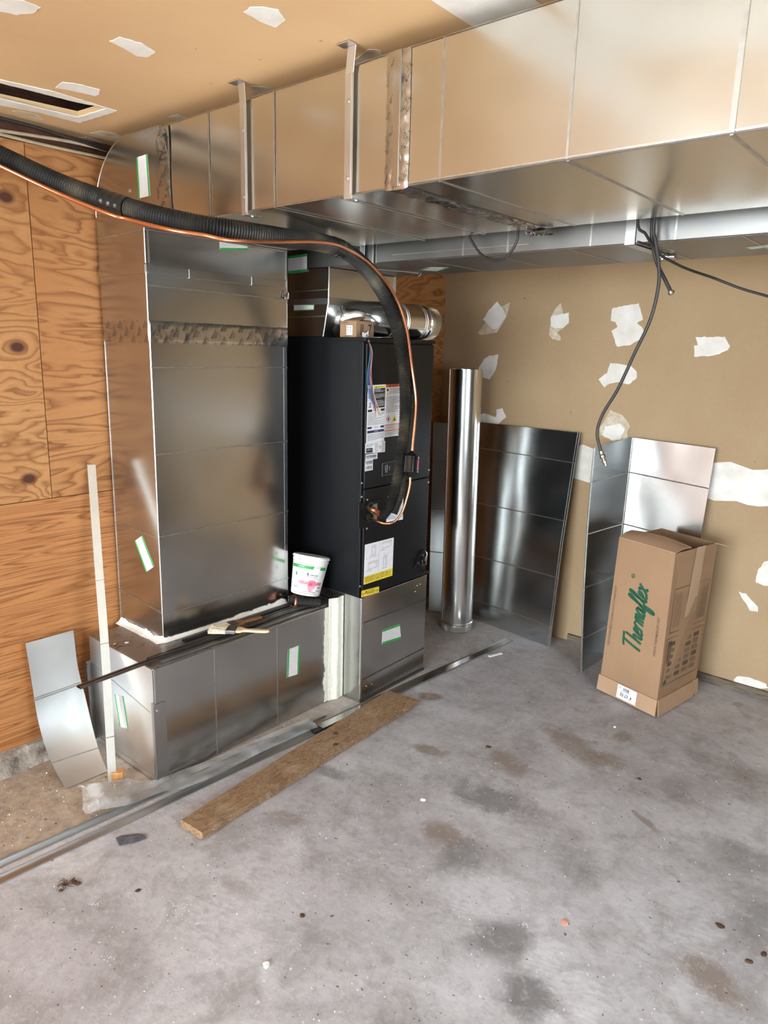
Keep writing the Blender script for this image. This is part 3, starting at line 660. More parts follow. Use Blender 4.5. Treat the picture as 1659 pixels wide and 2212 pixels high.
t = empty('elbow_duct', (-2.49, 1.77, 1.66), 'rounded galvanised elbow joining the tall riser to the overhead trunk', 'duct')
R0 = .245; prof = [(RL, 1.657)] + [(RL+R0-R0*math.cos(a), ZT1+.006-R0+R0*math.sin(a)) for a in [i*math.pi/2/24 for i in range(25)]] + [(-2.20, ZT1+.006), (-2.20, ZT0), (RX, ZT0), (RX, 1.657)]
mb = MB().plate([(x, RY0-.004, z) for x, z in prof], (0, 1, 0), RY1-RY0+.006); o = mb.build('elbow_body', M['galv'], t, bevel=.002)
mb = MB(); e1 = RX
mb.box((RX, RY0+.0, 1.842), (RX+.006, RY1-.01, 1.873)); mb.box((RX, RY0-.006, 1.848), (RX+.009, RY0+.022, 1.877)); mb.box((RX, RY0+.17, 1.84), (RX+.0068, RY0+.173, 1.874)); mb.box((RX, RY0+.46, 1.84), (RX+.0068, RY0+.463, 1.874)); mb.box((RL-.004, RY0-.008, 1.842), (RX+.003, RY0-.004, 1.872))
mb.build('drive_cleat', M['galv'], t, bevel=.001)
mb = MB(); crease(mb, (RX, RY0, 1.803), (RX, RY1, 1.798), XN); mb.bar((RX+.001, RY0+.012, 1.88), (RX+.001, RY0+.012, ZT0-.003), .004, .002, up=XN); mb.bar((RX+.001, RY0-.002, 1.66), (RX+.001, RY0-.002, ZT0), .0025, .001, up=(1, -1, 0)); mb.bar((RX+.001, RY1-.004, 1.88), (RX+.001, RY1-.004, ZT0-.003), .005, .003, up=XN)
mb.bar((RX+.002, RY0, ZT0-.004), (RX+.002, RY1, ZT0-.004), .005, .003, up=XN); crease(mb, (RL, RY0-.004, 1.978), (RX-.02, RY0-.004, 1.985), YN, .004)
mb.tube([(RL+R0-R0*math.cos(a), RY0-.004, ZT1+.006-R0+R0*math.sin(a)) for a in [i*math.pi/2/24 for i in range(25)]], .0018, 6)
mb.build('crease_line', M['bead'], t)
sticker(t, pq([(764/2.592, 882/2.592), (825/2.592, 862/2.592), (842/2.592, 1095/2.592), (776/2.592, 1112/2.592)], 'Y', RY0-.004, YN), 'u', 11)
sticker(t, pq([(180+935/3.19, 440+215/3.19), (180+1130/3.19, 440+225/3.19), (180+1131/3.19, 440+320/3.19), (180+940/3.19, 440+318/3.19)], 'X', RX, XN), 'v', 12)
for x, y in ((727, 1068), (693, 1215), (280, 0)): 
    if x > 300: screw(t, P(x/2.592, y/2.592, 'Y', RY0-.004), YN, .005)
sc_ = foil('corner_foil', t, lambda u, v: (V((RX+.004*MN.noise(V((u*9, v*9, 0))), RY1-.03+u*.036, 1.83-v*.03)), V((1, 0, 0))), 10, 8, .008)

t = empty('trunk_duct', (-.9, 1.77, ZT0), 'big galvanised trunk duct hung under the ceiling, in front of the second one', 'duct')
XT1 = -1.205
o = MB().box((-2.198, RY0+.002, ZT0), (XT1, 2.15, ZT1)).build('duct_section', M['galv_trunk'], t, bevel=.003)
o = MB().box((XT1+.004, RY0+.0, ZT0-.002), (1.04, 2.15, ZT1)).build('duct_section', M['galv_trunk'], t, bevel=.003)
mb = MB()
for x in (-1.955, -1.655, -1.075): crease(mb, (x, RY0, ZT0), (x, RY0, ZT1), YN)
for x in (-.435, .2): crease(mb, (x, RY0, ZT0), (x, RY0, ZT1), YN, .010, .003)
for x in (-1.955, -1.655, -1.4, -1.075, -.75, -.435, -.1, .2): crease(mb, (x, RY0, ZT0-.002), (x-.0, 2.15, ZT0-.002), (0, 0, -1), .006, .002)
crease(mb, (-.752, RY0, ZT0), (-.752, RY0, ZT1), YN, .005, .002)
mb.bar((-2.19, RY0-.001, ZT0), (1.04, RY0-.001, ZT0-.001), .003, .001, up=(0, -1, -1)); mb.bar((-2.19, RY0-.001, ZT1), (1.04, RY0-.001, ZT1), .003, .001, up=(0, -1, 1))
mb.bar((XT1, RY0-.001, ZT0+.004), (1.04, RY0-.001, ZT0+.003), .003, .001, up=(0, -1, 0))
mb.build('crease_line', M['bead'], t)
def vtape(x0, x1, L_bot):
    def fn(u, v):     # v down the face then under the bottom
        L1 = ZT1-ZT0; s_ = v*(L1+L_bot); x = x0+u*(x1-x0)+.002*math.sin(v*9)
        if s_ < L1: return V((x, RY0-.001, ZT1-s_)), V((0, -1, 0))
        return V((x, RY0-.001+(s_-L1), ZT0-.003)), V((0, 0, -1))
    return fn
f1 = vtape(-2.236, -2.163, .02); foil('foil_tape', t, f1, 10, 60, .004)
tape_print(t, f1, .073, .32, .060, .036)
f2 = vtape(-1.243, -1.170, .70); foil('foil_tape', t, f2, 12, 190, .005)
tape_print(t, f2, .073, 1.0, .060, .036)
mb = MB(); mb.bar((-1.205, RY0-.003, ZT0), (-1.205, RY0-.003, ZT1), .022, .006, up=(0, -1, 0)); mb.build('joint_rib', M['foil'], t, bevel=.002)
foil('tape_tail', t, lambda u, v: (V((-1.235+u*.07+.008*MN.noise(V((u*5, v*5, 2))), 2.13+v*.055, ZT0-.006-.012*abs(MN.noise(V((u*7, v*9, 0)))))), V((0, 0, -1))), 14, 10, .012)

# hanger straps
def strap(name, x, top, lab, bend=0.0):
    tt = empty(name, (x, RY0-.006, ZC), lab, 'strap', 'metal hanger straps on the front of the trunk')
    y = RY0-.006; mb = MB(); w2 = .014
    def seg(p0, p1, th=.0018, n=(0, -1, 0)):
        mb.hexa([(p0[0]-w2, p0[1], p0[2]), (p0[0]+w2, p0[1], p0[2]), (p0[0]+w2, p0[1]-th, p0[2]-th*.3), (p0[0]-w2, p0[1]-th, p0[2]-th*.3)],
                [(p1[0]-w2, p1[1], p1[2]), (p1[0]+w2, p1[1], p1[2]), (p1[0]+w2, p1[1]-th, p1[2]-th*.3), (p1[0]-w2, p1[1]-th, p1[2]-th*.3)])
    seg((x, y, ZT0-.01), (x, y, ZT1-.02)); seg((x, y, ZT1-.02), (x+bend, y-.004, ZC-.004))
    mb.box((x+bend-.03, y-.03, ZC-.004), (x+bend+.014, y-.002, ZC-.0015)); mb.box((x-w2, y-.002, ZT0-.012), (x+w2, y+.05, ZT0-.0095))
    mb.box((x+w2-.0015, y-.008, ZT0-.005), (x+w2+.0005, y, ZT1-.02))
    mb.build('strap_band', M['galv_bright'], tt, bevel=.0006)
    for z in (2.03, 2.21): screw(tt, (x, y-.002, z), YN, .0045)
    screw(tt, (x+.01, y+.02, ZT0-.012), (0, 0, -1), .005)
strap('hanger_strap', P(530, 300, 'Y', RY0).x, 0, 'galvanised hanger strap screwed to the trunk, the one nearer the elbow')
strap('hanger_strap', P(757, 300, 'Y', RY0).x, 0, 'galvanised hanger strap beside the wide foil tape joint of the trunk', .012)

# ------------------------------------------------------------------ supply trunk, plenum and take-off above the air handler
SY0, SY1, SZ0 = 2.27, 2.712, 1.943
t = empty('supply_plenum', (-2.4, 2.5, 1.65), 'galvanised supply plenum on top of the black air handler with stub ends', 'duct')
b = [(-2.62, SY0, 1.652), (-2.29, SY0, 1.652), (-2.29, SY1+.03, 1.652), (-2.62, SY1+.03, 1.652)]; c = [(-2.62, SY0, 1.80), (-2.258, SY0, 1.80), (-2.258, SY1, 1.80), (-2.62, SY1, 1.80)]
d_ = [(-2.62, SY0, SZ0-.002), (-2.255, SY0, SZ0-.002), (-2.255, SY1, SZ0-.002), (-2.62, SY1, SZ0-.002)]
mb = MB(); mb.hexa(b, c); mb.build('transition', M['galv'], t, bevel=.002)
mb = MB(); mb.hexa([(x, y, .0+z+.001) for x, y, z in c], d_); mb.build('plenum_body', M['galv'], t, bevel=.002)
mb = MB(); mb.box((-2.258, SY0-.004, 1.786), (-2.250, SY1+.004, 1.818)); mb.box((-2.62, SY0-.005, 1.79), (-2.255, SY0, 1.815)); mb.build('drive_cleat', M['galv_dull'], t, bevel=.001)
mb = MB(); mb.bar((-2.288, SY0-.001, 1.655), (-2.257, SY0-.001, 1.79), .004, .003, up=(1, -1, 0)); mb.bar((-2.254, SY0-.001, 1.82), (-2.254, SY0-.001, SZ0), .004, .003, up=(1, -1, 0)); crease(mb, (-2.62, SY0, 1.845), (-2.26, SY0, 1.85), YN); crease(mb, (-2.62, SY0, 1.735), (-2.28, SY0, 1.74), YN)
mb.bar((-2.254, SY1, 1.82), (-2.254, SY1, SZ0), .004, .003, up=XN); mb.build('crease_line', M['bead'], t)
sticker(t, pq([(600+92/4.1475, 500+222/4.1475), (600+262/4.1475, 500+200/4.1475), (600+262/4.1475, 500+358/4.1475), (600+92/4.1475, 500+378/4.1475)], 'Y', SY0-.0055, YN), 'v', 13)
sticker(t, pq([(600+145/4.1475, 500+650/4.1475), (600+322/4.1475, 500+655/4.1475), (600+320/4.1475, 500+703/4.1475), (600+145/4.1475, 500+713/4.1475)], 'Y', SY0-.0015, YN), 'v', 14)
sticker(t, quad((-2.262, 2.42, 1.780), (-2.262, 2.52, 1.780), (-2.272, 2.52, 1.725), (-2.272, 2.42, 1.725), n=(.97, 0, -.2)), 'v', 15)

t = empty('supply_duct', (-1, 2.5, SZ0), 'galvanised supply trunk overhead behind the bigger trunk, nearer the drywall', 'duct')
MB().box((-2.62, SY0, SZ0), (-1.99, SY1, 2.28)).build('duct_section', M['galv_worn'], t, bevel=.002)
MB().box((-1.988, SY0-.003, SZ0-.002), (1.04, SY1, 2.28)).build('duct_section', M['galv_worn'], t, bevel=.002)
mb = MB()
for px_, y_ in ((1001, 555), (1097, 548), (1276, 536), (1459, 520)):
    x = P(px_, y_, 'Y', SY0).x; mb.bar((x, SY0-.003, SZ0), (x, SY0-.003, 2.1), .006, .002, up=YN)
for x in (-1.75, -1.45, -1.15, -.9, -.62, -.3, 0): crease(mb, (x, SY0, SZ0-.002), (x, SY1, SZ0-.002), (0, 0, -1), .005, .002)
mb.bar((-1.98, SY0-.003, SZ0-.001), (1.04, SY0-.003, SZ0-.001), .005, .002, up=(0, -1, -1)); mb.bar((-1.9, SY0-.004, 1.968), (-1.3, SY0-.004, 1.966), .002, .001, up=YN); mb.bar((-2.0, SY0-.006, SZ0), (-2.0, SY0-.006, 2.1), .01, .004, up=YN)
mb.build('crease_line', M['bead'], t)
sticker(t, quad(*[P(x, y, 'Z', SZ0-.003) for x, y in ((905, 583), (925, 577), (969, 578), (950, 586))], n=(0, 0, -1)), 'v', 16)
sticker(t, quad(*[P(x, y, 'Z', SZ0-.003) for x, y in ((1610, 534), (1680, 526), (1680, 532), (1625, 539))], n=(0, 0, -1)), 'v', 17)

t = empty('round_takeoff', (-2.13, 2.5, 1.735), 'round galvanised elbow with crimped collar lying above the air handler', 'duct')
AX = -2.145; ZR = 1.733; RR = .078
path = [(-2.285, 2.405, ZR), (-2.25, 2.405, ZR), (-2.20, 2.42, ZR), (-2.16, 2.455, ZR), (AX, 2.505, ZR), (AX, 2.60, ZR)]
MB().tube([V(p) for p in path], RR, 36, True).build('elbow_gores', M['spiral'], t, smooth=True)
MB().lathe([(RR+.003, 0), (RR+.003, .14)], (AX, 2.585, ZR), (0, 1, 0), 40).build('pipe_sleeve', M['spiral'], t, smooth=True)
mb = MB(); 
prof = [(RR-.004, 0), (RR-.004, .045), (RR+.001, .05), (RR-.004, .055), (RR-.004, .07)]
mb.lathe(prof, (AX, 2.72, ZR), (0, 1, 0), 40, cap=False)
n = 96
def crimp(u, v):
    a = u*2*math.pi; r_ = RR-.004+(.0025 if int(round(u*n*2)) % 2 else -.0012)*(1 if v > .01 else 0); return V((AX+r_*math.cos(a), 2.79+v*.055, ZR+r_*math.sin(a)))
mb.grid(crimp, n*2, 3); mb.build('crimped_collar', M['spiral'], t, smooth=False)
mb = MB()
for y in (2.50, 2.585, 2.595, 2.715, 2.73): mb.lathe([(RR, -.003), (RR+.005, 0), (RR, .003)], (AX, y, ZR), (0, 1, 0), 40, cap=False)
mb.build('bead_ring', M['bead'], t, smooth=True)
MB().lathe([(RR+.02, 0), (RR+.02, .003), (RR, .006)], (-2.285, 2.405, ZR), (1, 0, 0), 40).build('collar_flange', M['spiral'], t)

# hanger and clips by the supply trunk
t = empty('duct_strap', (-2.06, SY0-.02, 2.0), 'short bent hanger strap in the gap between the two overhead trunks', 'strap')
x = P(783, 520, 'Y', SY0-.012).x
mb = MB(); mb.box((x-.014, SY0-.014, 1.955), (x+.014, SY0-.011, 2.25)); mb.box((x-.014, SY0-.04, 2.24), (x+.014, SY0-.011, 2.243)); mb.bar((x-.005, SY0-.016, 1.96), (x-.005, SY0-.016, 2.2), .004, .003, up=YN); mb.build('strap_band', M['galv_bright'], t, bevel=.001); screw(t, (x+.005, SY0-.014, 1.975), YN)
t = empty('duct_clip', (-.94, SY0-.01, 1.93), 'folded galvanised strap hooked under the supply trunk by the hanging hoses', 'strap')
x0, x1 = P(1352, 500, 'Y', SY0-.006).x, P(1374, 500, 'Y', SY0-.006).x
mb = MB(); mb.box((x0, SY0-.010, SZ0-.006), (x1, SY0-.006, 2.1)); mb.box((x0, SY0-.010, SZ0-.006), (x1, SY0+.30, SZ0-.004)); mb.plate([(x0-.01, SY0+.26, SZ0-.012), (x1+.03, SY0+.26, SZ0-.016), (x1+.02, SY0+.32, SZ0-.016), (x0-.005, SY0+.31, SZ0-.012)], (0, 0, 1), .006); mb.build('strap_band', M['galv_dull'], t, bevel=.0008); screw(t, (x0+.012, SY0+.29, SZ0-.014), (0, 0, -1), .006)
t = empty('support_rod', (-2.0, 2.4, 1.93), 'thin galvanised hanging bracket rods above the round elbow', 'bracket')
mb = MB(); a, b_ = PD(768, 572, 3.0), PD(903, 592, 3.15); mb.bar(a, b_, .010, .004); a2 = PD(800, 580, 3.02); mb.tube([a2, b_+V((0, 0, .006))], .003, 8)
mb.build('rod', M['galv_bright'], t); mb = MB(); mb.tube(spline([b_+V((-.02, 0, -.008)), b_+V((0, 0, -.01)), b_+V((.012, .005, 0)), b_+V((0, 0, .012))]), .003, 8); mb.build('hook', M['dark_metal'], t)

# ------------------------------------------------------------------ air handler
AZ0, AZ1, AY0, AY1 = .515, 1.648, 2.258, 2.742
t = empty('air_handler', (-2.3, 2.5, AZ0), 'tall black air handler cabinet covered in labels on the metal stand', 'furnace')
MB().box((-2.575, AY0, AZ0), (FX-.012, AY1, AZ1)).build('cabinet', M['black'], t, bevel=.003)
zd = P(783, 1058, 'X', FX).z
mb = MB(); mb.box((FX-.012, AY0+.012, zd+.002), (FX, AY1-.004, AZ1-.018)); mb.build('door_panel', M['black'], t, bevel=.003)
mb = MB(); mb.box((FX-.012, AY0+.012, AZ0+.002), (FX, AY1-.004, zd-.002)); mb.build('door_panel', M['black'], t, bevel=.003)
mb = MB(); mb.box((-2.575, AY0-.001, AZ1-.012), (FX+.003, AY1+.001, AZ1+.003)); mb.build('top_rim', M['black'], t, bevel=.0015)
mb = MB(); mb.box((FX-.03, AY0-.002, AZ0), (FX-.008, AY0+.010, AZ1-.014)); mb.build('corner_post', M['black'], t, bevel=.002)
Z4 = lambda L: [(760+x/5.53, 780+y/5.53) for x, y in L]
for x, y in ((118, 1458), (115, 1622), (182, 1658), (113, 1847), (178, 2002), (920, 1302), (912, 1448)): screw(t, P(760+x/5.53, 780+y/5.53, 'X', FX), XN, .0035)
screw(t, P(560+820/3.77, 1100+628/3.77, 'X', FX), XN, .0035); screw(t, P(560+875/3.77, 1100+158/3.77, 'X', FX), XN, .0035)
# labels
d = Decal(pq(Z4([(190, 290), (405, 278), (385, 950), (170, 985)]), 'X', FX, XN)); d.sheet(M['white'])
d.rect(.34, .02, .97, .055, M['yellow']); d.text('CAUTION', .55, .027, .85, .048, M['ink']); d.poly([(.42, .05), (.46, .025), (.50, .05)], M['ink'])
d.rect(.36, .06, .97, .40, M['ink']); d.lines(.40, .07, .94, .13, 4, M['white'], .0011, 1, .35); d.lines(.40, .16, .94, .24, 5, M['white'], .0011, 2, .3); d.lines(.40, .27, .94, .38, 6, M['white'], .0011, 3, .3)
d.lines(.04, .06, .3, .24, 7, M['inkgrey'], seed=4); d.rect(.0, .255, .34, .258, M['ink']); d.stroke([(.12, .30), (.20, .35)], .01, M['ink']); d.stroke([(.20, .30), (.12, .35)], .01, M['ink']); d.stroke([(.10, .30), (.22, .30), (.20, .345), (.12, .345), (.10, .30)], .008, M['ink']); d.rect(.08, .365, .22, .38, M['ink'])
d.rect(.04, .42, .28, .46, M['ink']); d.rect(.76, .42, .97, .46, M['ink']); d.text('IMPORTANT', .34, .43, .72, .45, M['ink']); d.lines(.06, .48, .95, .70, 13, M['inkgrey'], seed=6, fill=.4)
d.rect(.04, .72, .28, .755, M['ink']); d.rect(.76, .72, .97, .755, M['ink']); d.text('NOTICE', .40, .727, .65, .748, M['ink'])
d.rect(.04, .785, .97, .83, M['navy']); d.text('NOTICE', .42, .795, .62, .82, M['white'], .0012); d.lines(.06, .85, .95, .97, 7, M['inkgrey'], seed=8, fill=.4)
d.build('instruction_label', t)
d = Decal(pq(Z4([(408, 280), (600, 268), (580, 885), (385, 912)]), 'X', FX, XN)); d.sheet(M['white']); d.rect(.0, .0, 1, .055, M['orange']); d.text('WARNING', .3, .012, .72, .042, M['ink']); d.poly([(.18, .045), (.23, .01), (.28, .045)], M['ink'])
d.rect(.06, .08, .16, .13, M['ink']); d.lines(.22, .08, .95, .19, 6, M['inkgrey'], seed=9, fill=.4); d.poly([(.04, .20), (.11, .14), (.18, .20)], M['yellow']); d.lines(.04, .23, .95, .54, 17, M['inkgrey'], seed=10, fill=.4)
d.poly([(.06, .65), (.20, .58), (.34, .65), (.20, .72)], M['orange']); d.poly([(.09, .65), (.20, .594), (.31, .65), (.20, .706)], M['white'], .0011); d.poly([(.16, .68), (.17, .64), (.20, .61), (.24, .65), (.24, .68)], M['ink'], .0013)
d.poly([(.42, .71), (.58, .59), (.74, .71)], M['yellow']); d.poly([(.52, .70), (.58, .64), (.64, .70)], M['ink'], .0013)
d.rect(.0, .76, 1, .775, M['orange']); d.lines(.03, .79, .95, .86, 4, M['inkgrey'], seed=11, fill=.4); d.rect(.0, .87, 1, .888, M['orange']); d.lines(.03, .905, .95, .98, 4, M['inkgrey'], seed=12, fill=.4)
d.build('warning_label', t)
d = Decal(pq(Z4([(162, 985), (398, 952), (396, 1085), (160, 1105)]), 'X', FX, XN)); d.sheet(M['white']); d.rect(.04, .50, .36, .95, M['ink']); d.text('ahri', .08, .58, .3, .72, M['white'], .0012); d.lines(.04, .1, .42, .42, 5, M['inkgrey'], seed=13, fill=.4); d.lines(.46, .08, .64, .92, 10, M['inkgrey'], seed=14, fill=.4); d.lines(.84, .08, .97, .9, 10, M['inkgrey'], seed=15, fill=.4)
d.stroke([(.74+.05*math.cos(a), .5+.13*math.sin(a)) for a in [i*.6 for i in range(11)]], .02, M['ink']); d.build('rating_label', t)
for L, s_ in (([(165, 1118), (305, 1098), (303, 1165), (162, 1182)], 1), ([(160, 1185), (250, 1172), (248, 1300), (155, 1318)], 2)):
    d = Decal(pq(Z4(L), 'X', FX, XN)); d.sheet(M['white'])
    if s_ == 1: d.bars(.06, .2, .94, .7, 26, M['ink']); d.lines(.1, .78, .9, .95, 1, M['inkgrey'])
    else: d.bars(.08, .08, .92, .36, 20, M['ink']); d.lines(.1, .40, .9, .47, 1, M['inkgrey']); d.bars(.08, .56, .92, .84, 20, M['ink'], seed=4); d.lines(.1, .88, .9, .95, 1, M['inkgrey'])
    d.build('barcode_label', t)
# badge
d = Decal(pq(Z4([(362, 1222), (612, 1170), (610, 1325), (358, 1375)]), 'X', FX, XN)); d.sheet(M['inkgrey'], .002); d.rect(.01, .03, .99, .97, M['blackdeep'], .0024)
d.poly([(.12, .24), (.19, .18), (.26, .24), (.255, .60), (.19, .82), (.125, .60)], M['inkfaint'], .0026); d.poly([(.145, .27), (.19, .24), (.235, .27), (.23, .58), (.19, .72), (.15, .58)], M['navy'], .0028)
d.stroke([(.16, .58), (.22, .34)], .03, M['inkfaint'], .003); d.text('F', .32, .34, .37, .64, M['inkfaint'], .0028); d.build('maker_badge', t)
d = Decal(pq(Z4([(430, 1615), (617, 1572), (608, 1892), (410, 1925)]), 'X', FX, XN)); d.sheet(M['white']); d.rect(.68, .06, .97, .13, M['navy']); d.lines(.5, .18, .95, .38, 6, M['inkgrey'], seed=20, fill=.35); d.rect(.05, .62, .97, .625, M['ink']); d.lines(.06, .66, .5, .94, 5, M['inkgrey'], seed=21, fill=.35); d.rect(.55, .62, .555, .96, M['ink']); d.rect(.6, .5, .68, .54, M['ink']); d.build('wiring_label', t)
T3 = lambda L: [(560+x/3.77, 1100+y/3.77) for x, y in L]
d = Decal(pq(T3([(860, 290), (1095, 230), (1083, 540), (850, 615)]), 'X', FX, XN)); d.sheet(M['white']); d.rect(0, .80, 1, 1, M['yellow']); d.lines(.04, .83, .95, .97, 5, M['ink'], seed=22, fill=.35)
d.rect(.49, .02, .495, .78, M['inkgrey']); d.rect(.02, .36, .98, .363, M['inkgrey'])
for (a, b, c, e) in ((.24, .10, .34, .28), (.60, .08, .88, .2), (.14, .50, .42, .64), (.66, .44, .74, .68)):
    d.stroke([(a, b), (c, b), (c, e), (a, e), (a, b)], .007, M['ink']); d.stroke([(a, b), (a+.04, b-.03), (c+.04, b-.03), (c, b)], .006, M['ink']); d.stroke([(c+.04, b-.03), (c+.04, e-.03), (c, e)], .006, M['ink']); d.lines(a-.06, e+.03, a+.14, e+.07, 2, M['inkgrey'], seed=int(a*90), fill=.35); d.rect(c-.03, b+.03, c-.01, b+.045, M['ink'])
d.build('diagram_label', t)
d = Decal(pq(T3([(833, 665), (975, 628), (975, 676), (830, 720)]), 'X', FX, XN)); d.sheet(M['yellow']); d.rect(0, .48, 1, .56, M['ink']); d.text('CAUTION', .34, .12, .72, .38, M['ink']); d.poly([(.20, .42), (.26, .1), (.32, .42)], M['ink']); d.lines(.3, .64, .7, .8, 1, M['ink']); d.rect(.06, .68, .12, .9, M['orange']); d.rect(.88, .6, .94, .8, M['orange']); d.build('caution_label', t)
# pipe entry plate
pc = P(760+250/5.53, 780+1790/5.53, 'X', FX)
mb = MB(); q = [P(760+x/5.53, 780+y/5.53, 'X', FX) for x, y in ((75, 1695), (305, 1648), (300, 1950), (70, 2003))]; mb.plate(q, XN, .006); mb.build('entry_plate', M['black'], t, bevel=.002)
q = [P(760+x/5.53, 780+y/5.53, 'X', FX+.006) for x, y in ((240, 1712), (300, 1700), (298, 1890), (238, 1900))]; mb = MB().plate(q, XN, .002); mb.build('exposed_bracket', M['galv_dull'], t)
for (x, y) in ((212, 1740), (212, 1860)):
    mb = MB(); p = P(760+x/5.53, 780+y/5.53, 'X', FX+.006); mb.lathe([(.022, 0), (.022, .008), (.014, .010), (.013, .002)], p, XN, 24); mb.build('grommet', M['blackdeep'], t, smooth=True)
# drain port
p = P(908, 1211, 'X', FX); mb = MB(); mb.plate([p+V((0, a, b)) for a, b in ((-.045, -.03), (.045, -.03), (.05, .03), (.02, .055), (-.005, .045), (-.03, .0))], XN, .006)
mb.lathe([(.016, 0), (.016, .012), (.009, .012), (.009, .004)], p+V((0, .018, .028)), XN, 20); mb.lathe([(.018, 0), (.018, .012), (.01, .012), (.01, .004)], p+V((0, -.012, -.008)), XN, 20); mb.lathe([(.008, 0), (.008, .01)], p+V((0, .03, -.015)), XN, 12)
mb.build('drain_port', M['blackgloss'], t, smooth=True, bevel=.001)
mb = MB(); mb.lathe([(.007, 0), (.007, .02)], P(920, 1234, 'X', FX), XN, 12); mb.build('drain_plug', M['blackdeep'], t)

# ------------------------------------------------------------------ line set
def tube_obj(name, pts, r_, mat, parent, n=10, sub=10): return MB().tube(spline(pts, sub), r_, n).build(name, mat, parent, smooth=True)
hp = [PD(-150, 262, 2.12), PD(0, 336, 2.18), PD(120, 392, 2.19), PD(250, 441, 2.15), PD(370, 474, 2.10), PD(480, 493, 2.12), PD(600, 512, 2.24), PD(700, 526, 2.42), PD(765, 555, 2.62), PD(820, 618, 2.80), PD(856, 700, 2.90), PD(872, 790, 2.97), PD(874, 880, 3.0), PD(869, 960, 3.01), PD(858, 1030, 3.02), PD(843, 1090, 3.03), PD(826, 1117, 3.05)]
t = empty('insulated_line', tuple(hp[6]), 'thick black ribbed insulation sleeve sagging across the room to the air handler', 'hose')
sp_ = resample(spline(hp, 40), .0042)
rb = .0275
HT = lambda i: (lambda f: .0275 if f < .70 else .0275-(f-.70)/.12*.0065 if f < .82 else .021-(f-.82)/.18*.002)(i/len(sp_))
mb = MB().tube(sp_, lambda i: HT(i)+(.0026 if i % 2 else -.0020)+.0012*MN.noise(sp_[i]*12), 26); mb.build('ribbed_sleeve', M['hose'], t, smooth=False)
def near(px_, py_):
    return min(range(len(sp_)), key=lambda i: ((sp_[i]-CAM).normalized()-ray(px_, py_).normalized()).length)
for (x, y, L) in ((252, 442, 11), (728, 533, 8)):
    i = near(x, y); mb = MB().tube(sp_[i-L:i+L], lambda k: rb+.0040+.0008*math.sin(k), 22); mb.build('tape_band', M['tapeblack'], t, smooth=True)
# the copper inside the sleeve end
tube_obj('suction_pipe', [P(797, 1098, 'X', FX+.005), P(808, 1102, 'X', FX+.04), P(822, 1112, 'X', FX+.055), sp_[-8]], .0125, M['copper_dull'], t, 14)
MB().lathe([(.0145, 0), (.0145, .006)], P(801, 1100, 'X', FX+.018), (1, .35, 0), 16).build('pipe_clamp', M['screw'], t)
# second sleeve lying behind the first
h2 = [PD(886, 800, 3.02), PD(884, 860, 3.04), PD(878, 930, 3.05), PD(868, 1000, 3.05), PD(866, 1060, 3.05), PD(850, 1110, 3.05)]
sq = resample(spline(h2, 30), .0045)
mb = MB().tube(sq, lambda i: .017+(.0012 if i % 2 else -.001), 16); mb.build('sleeve_tail', M['hose'], t, smooth=True)

cpth = [PD(-150, 285, 2.09), PD(0, 358, 2.15), PD(120, 415, 2.16), PD(235, 462, 2.12), PD(275, 473, 2.12), PD(370, 497, 2.05), PD(440, 508, 2.06), PD(500, 520, 2.08), PD(600, 523, 2.18), PD(690, 523, 2.325), PD(745, 536, 2.475), PD(800, 572, 2.66), PD(848, 630, 2.80), PD(876, 700, 2.88), PD(889, 790, 2.97), PD(898, 860, 3.0), PD(896, 910, 3.0), PD(892, 950, 3.0), PD(890, 975, 3.0)]
t = empty('copper_line', tuple(cpth[8]), 'thin bare copper pipe running under the black ribbed sleeve to a filter drier', 'pipe')
tube_obj('copper_pipe', cpth, .0062, M['copper'], t, 12, 14)
fa, fb = PD(890, 975, 3.0), PD(886, 1030, 3.0)
ax = (fb-fa).normalized(); 
MB().lathe([(.006, -.002), (.012, .006), (.026, .014), (.033, .022), (.033, .030), (.0345, .031), (.0345, .033), (.033, .034), (.033, .078), (.0345, .079), (.0345, .081), (.033, .082), (.033, .088), (.026, .096), (.012, .104), (.006, .110)], fa, ax, 32).build('filter_drier', M['blackgloss'], t, smooth=True)
d = Decal(lambda u, v: (fa+ax*(.04+v*.03)+((CR*math.cos(.35+u*.35)-CF*math.sin(.35+u*.35))*.0335), (CR*math.cos(.5)-CF*math.sin(.5)))); d.sheet(M['pink'], .001); d.build('drier_label', t)
tube_obj('liquid_pipe', [PD(886, 1030, 3.0), PD(885, 1048, 3.0), PD(879, 1075, 3.0), PD(869, 1105, 3.0), PD(853, 1126, 2.99), PD(835, 1131, 2.98), PD(815, 1126, 3.0), P(798, 1117, 'X', FX+.01)], .0048, M['copper'], t, 12)

# ------------------------------------------------------------------ things on top of the air handler
t = empty('thermostat_wires', tuple(PD(795, 730, 3.0)), 'bundle of thin coloured low-voltage wires hanging over the front edge of the air handler', 'wires')
st = P(790, 722, 'Y', 2.275)
wc = [('teal', (.02, .22, .28, 1)), ('blue', (.03, .05, .25, 1)), ('purple', (.16, .05, .16, 1)), ('red', (.5, .03, .03, 1)), ('white', (.7, .6, .55, 1)), ('brown', (.12, .05, .03, 1)), ('cream', (.75, .6, .35, 1))]
tube_obj('cable_jacket', [P(783, 722, 'Y', 2.32), P(790, 726, 'X', FX-.03)+V((0, 0, .008)), P(797, 738, 'X', FX+.008)], .0048, plain('wire_jacket', (.16, .15, .15, 1), .5), t)
MB().grid(lambda u, v: P(783+u*13, 717+v*8+3*math.sin(u*4), 'X', FX-.02)+V((0, 0, .004*math.sin(v*5))), 8, 6).build('jacket_scrap', M['white'], t, smooth=True, solid=.001)
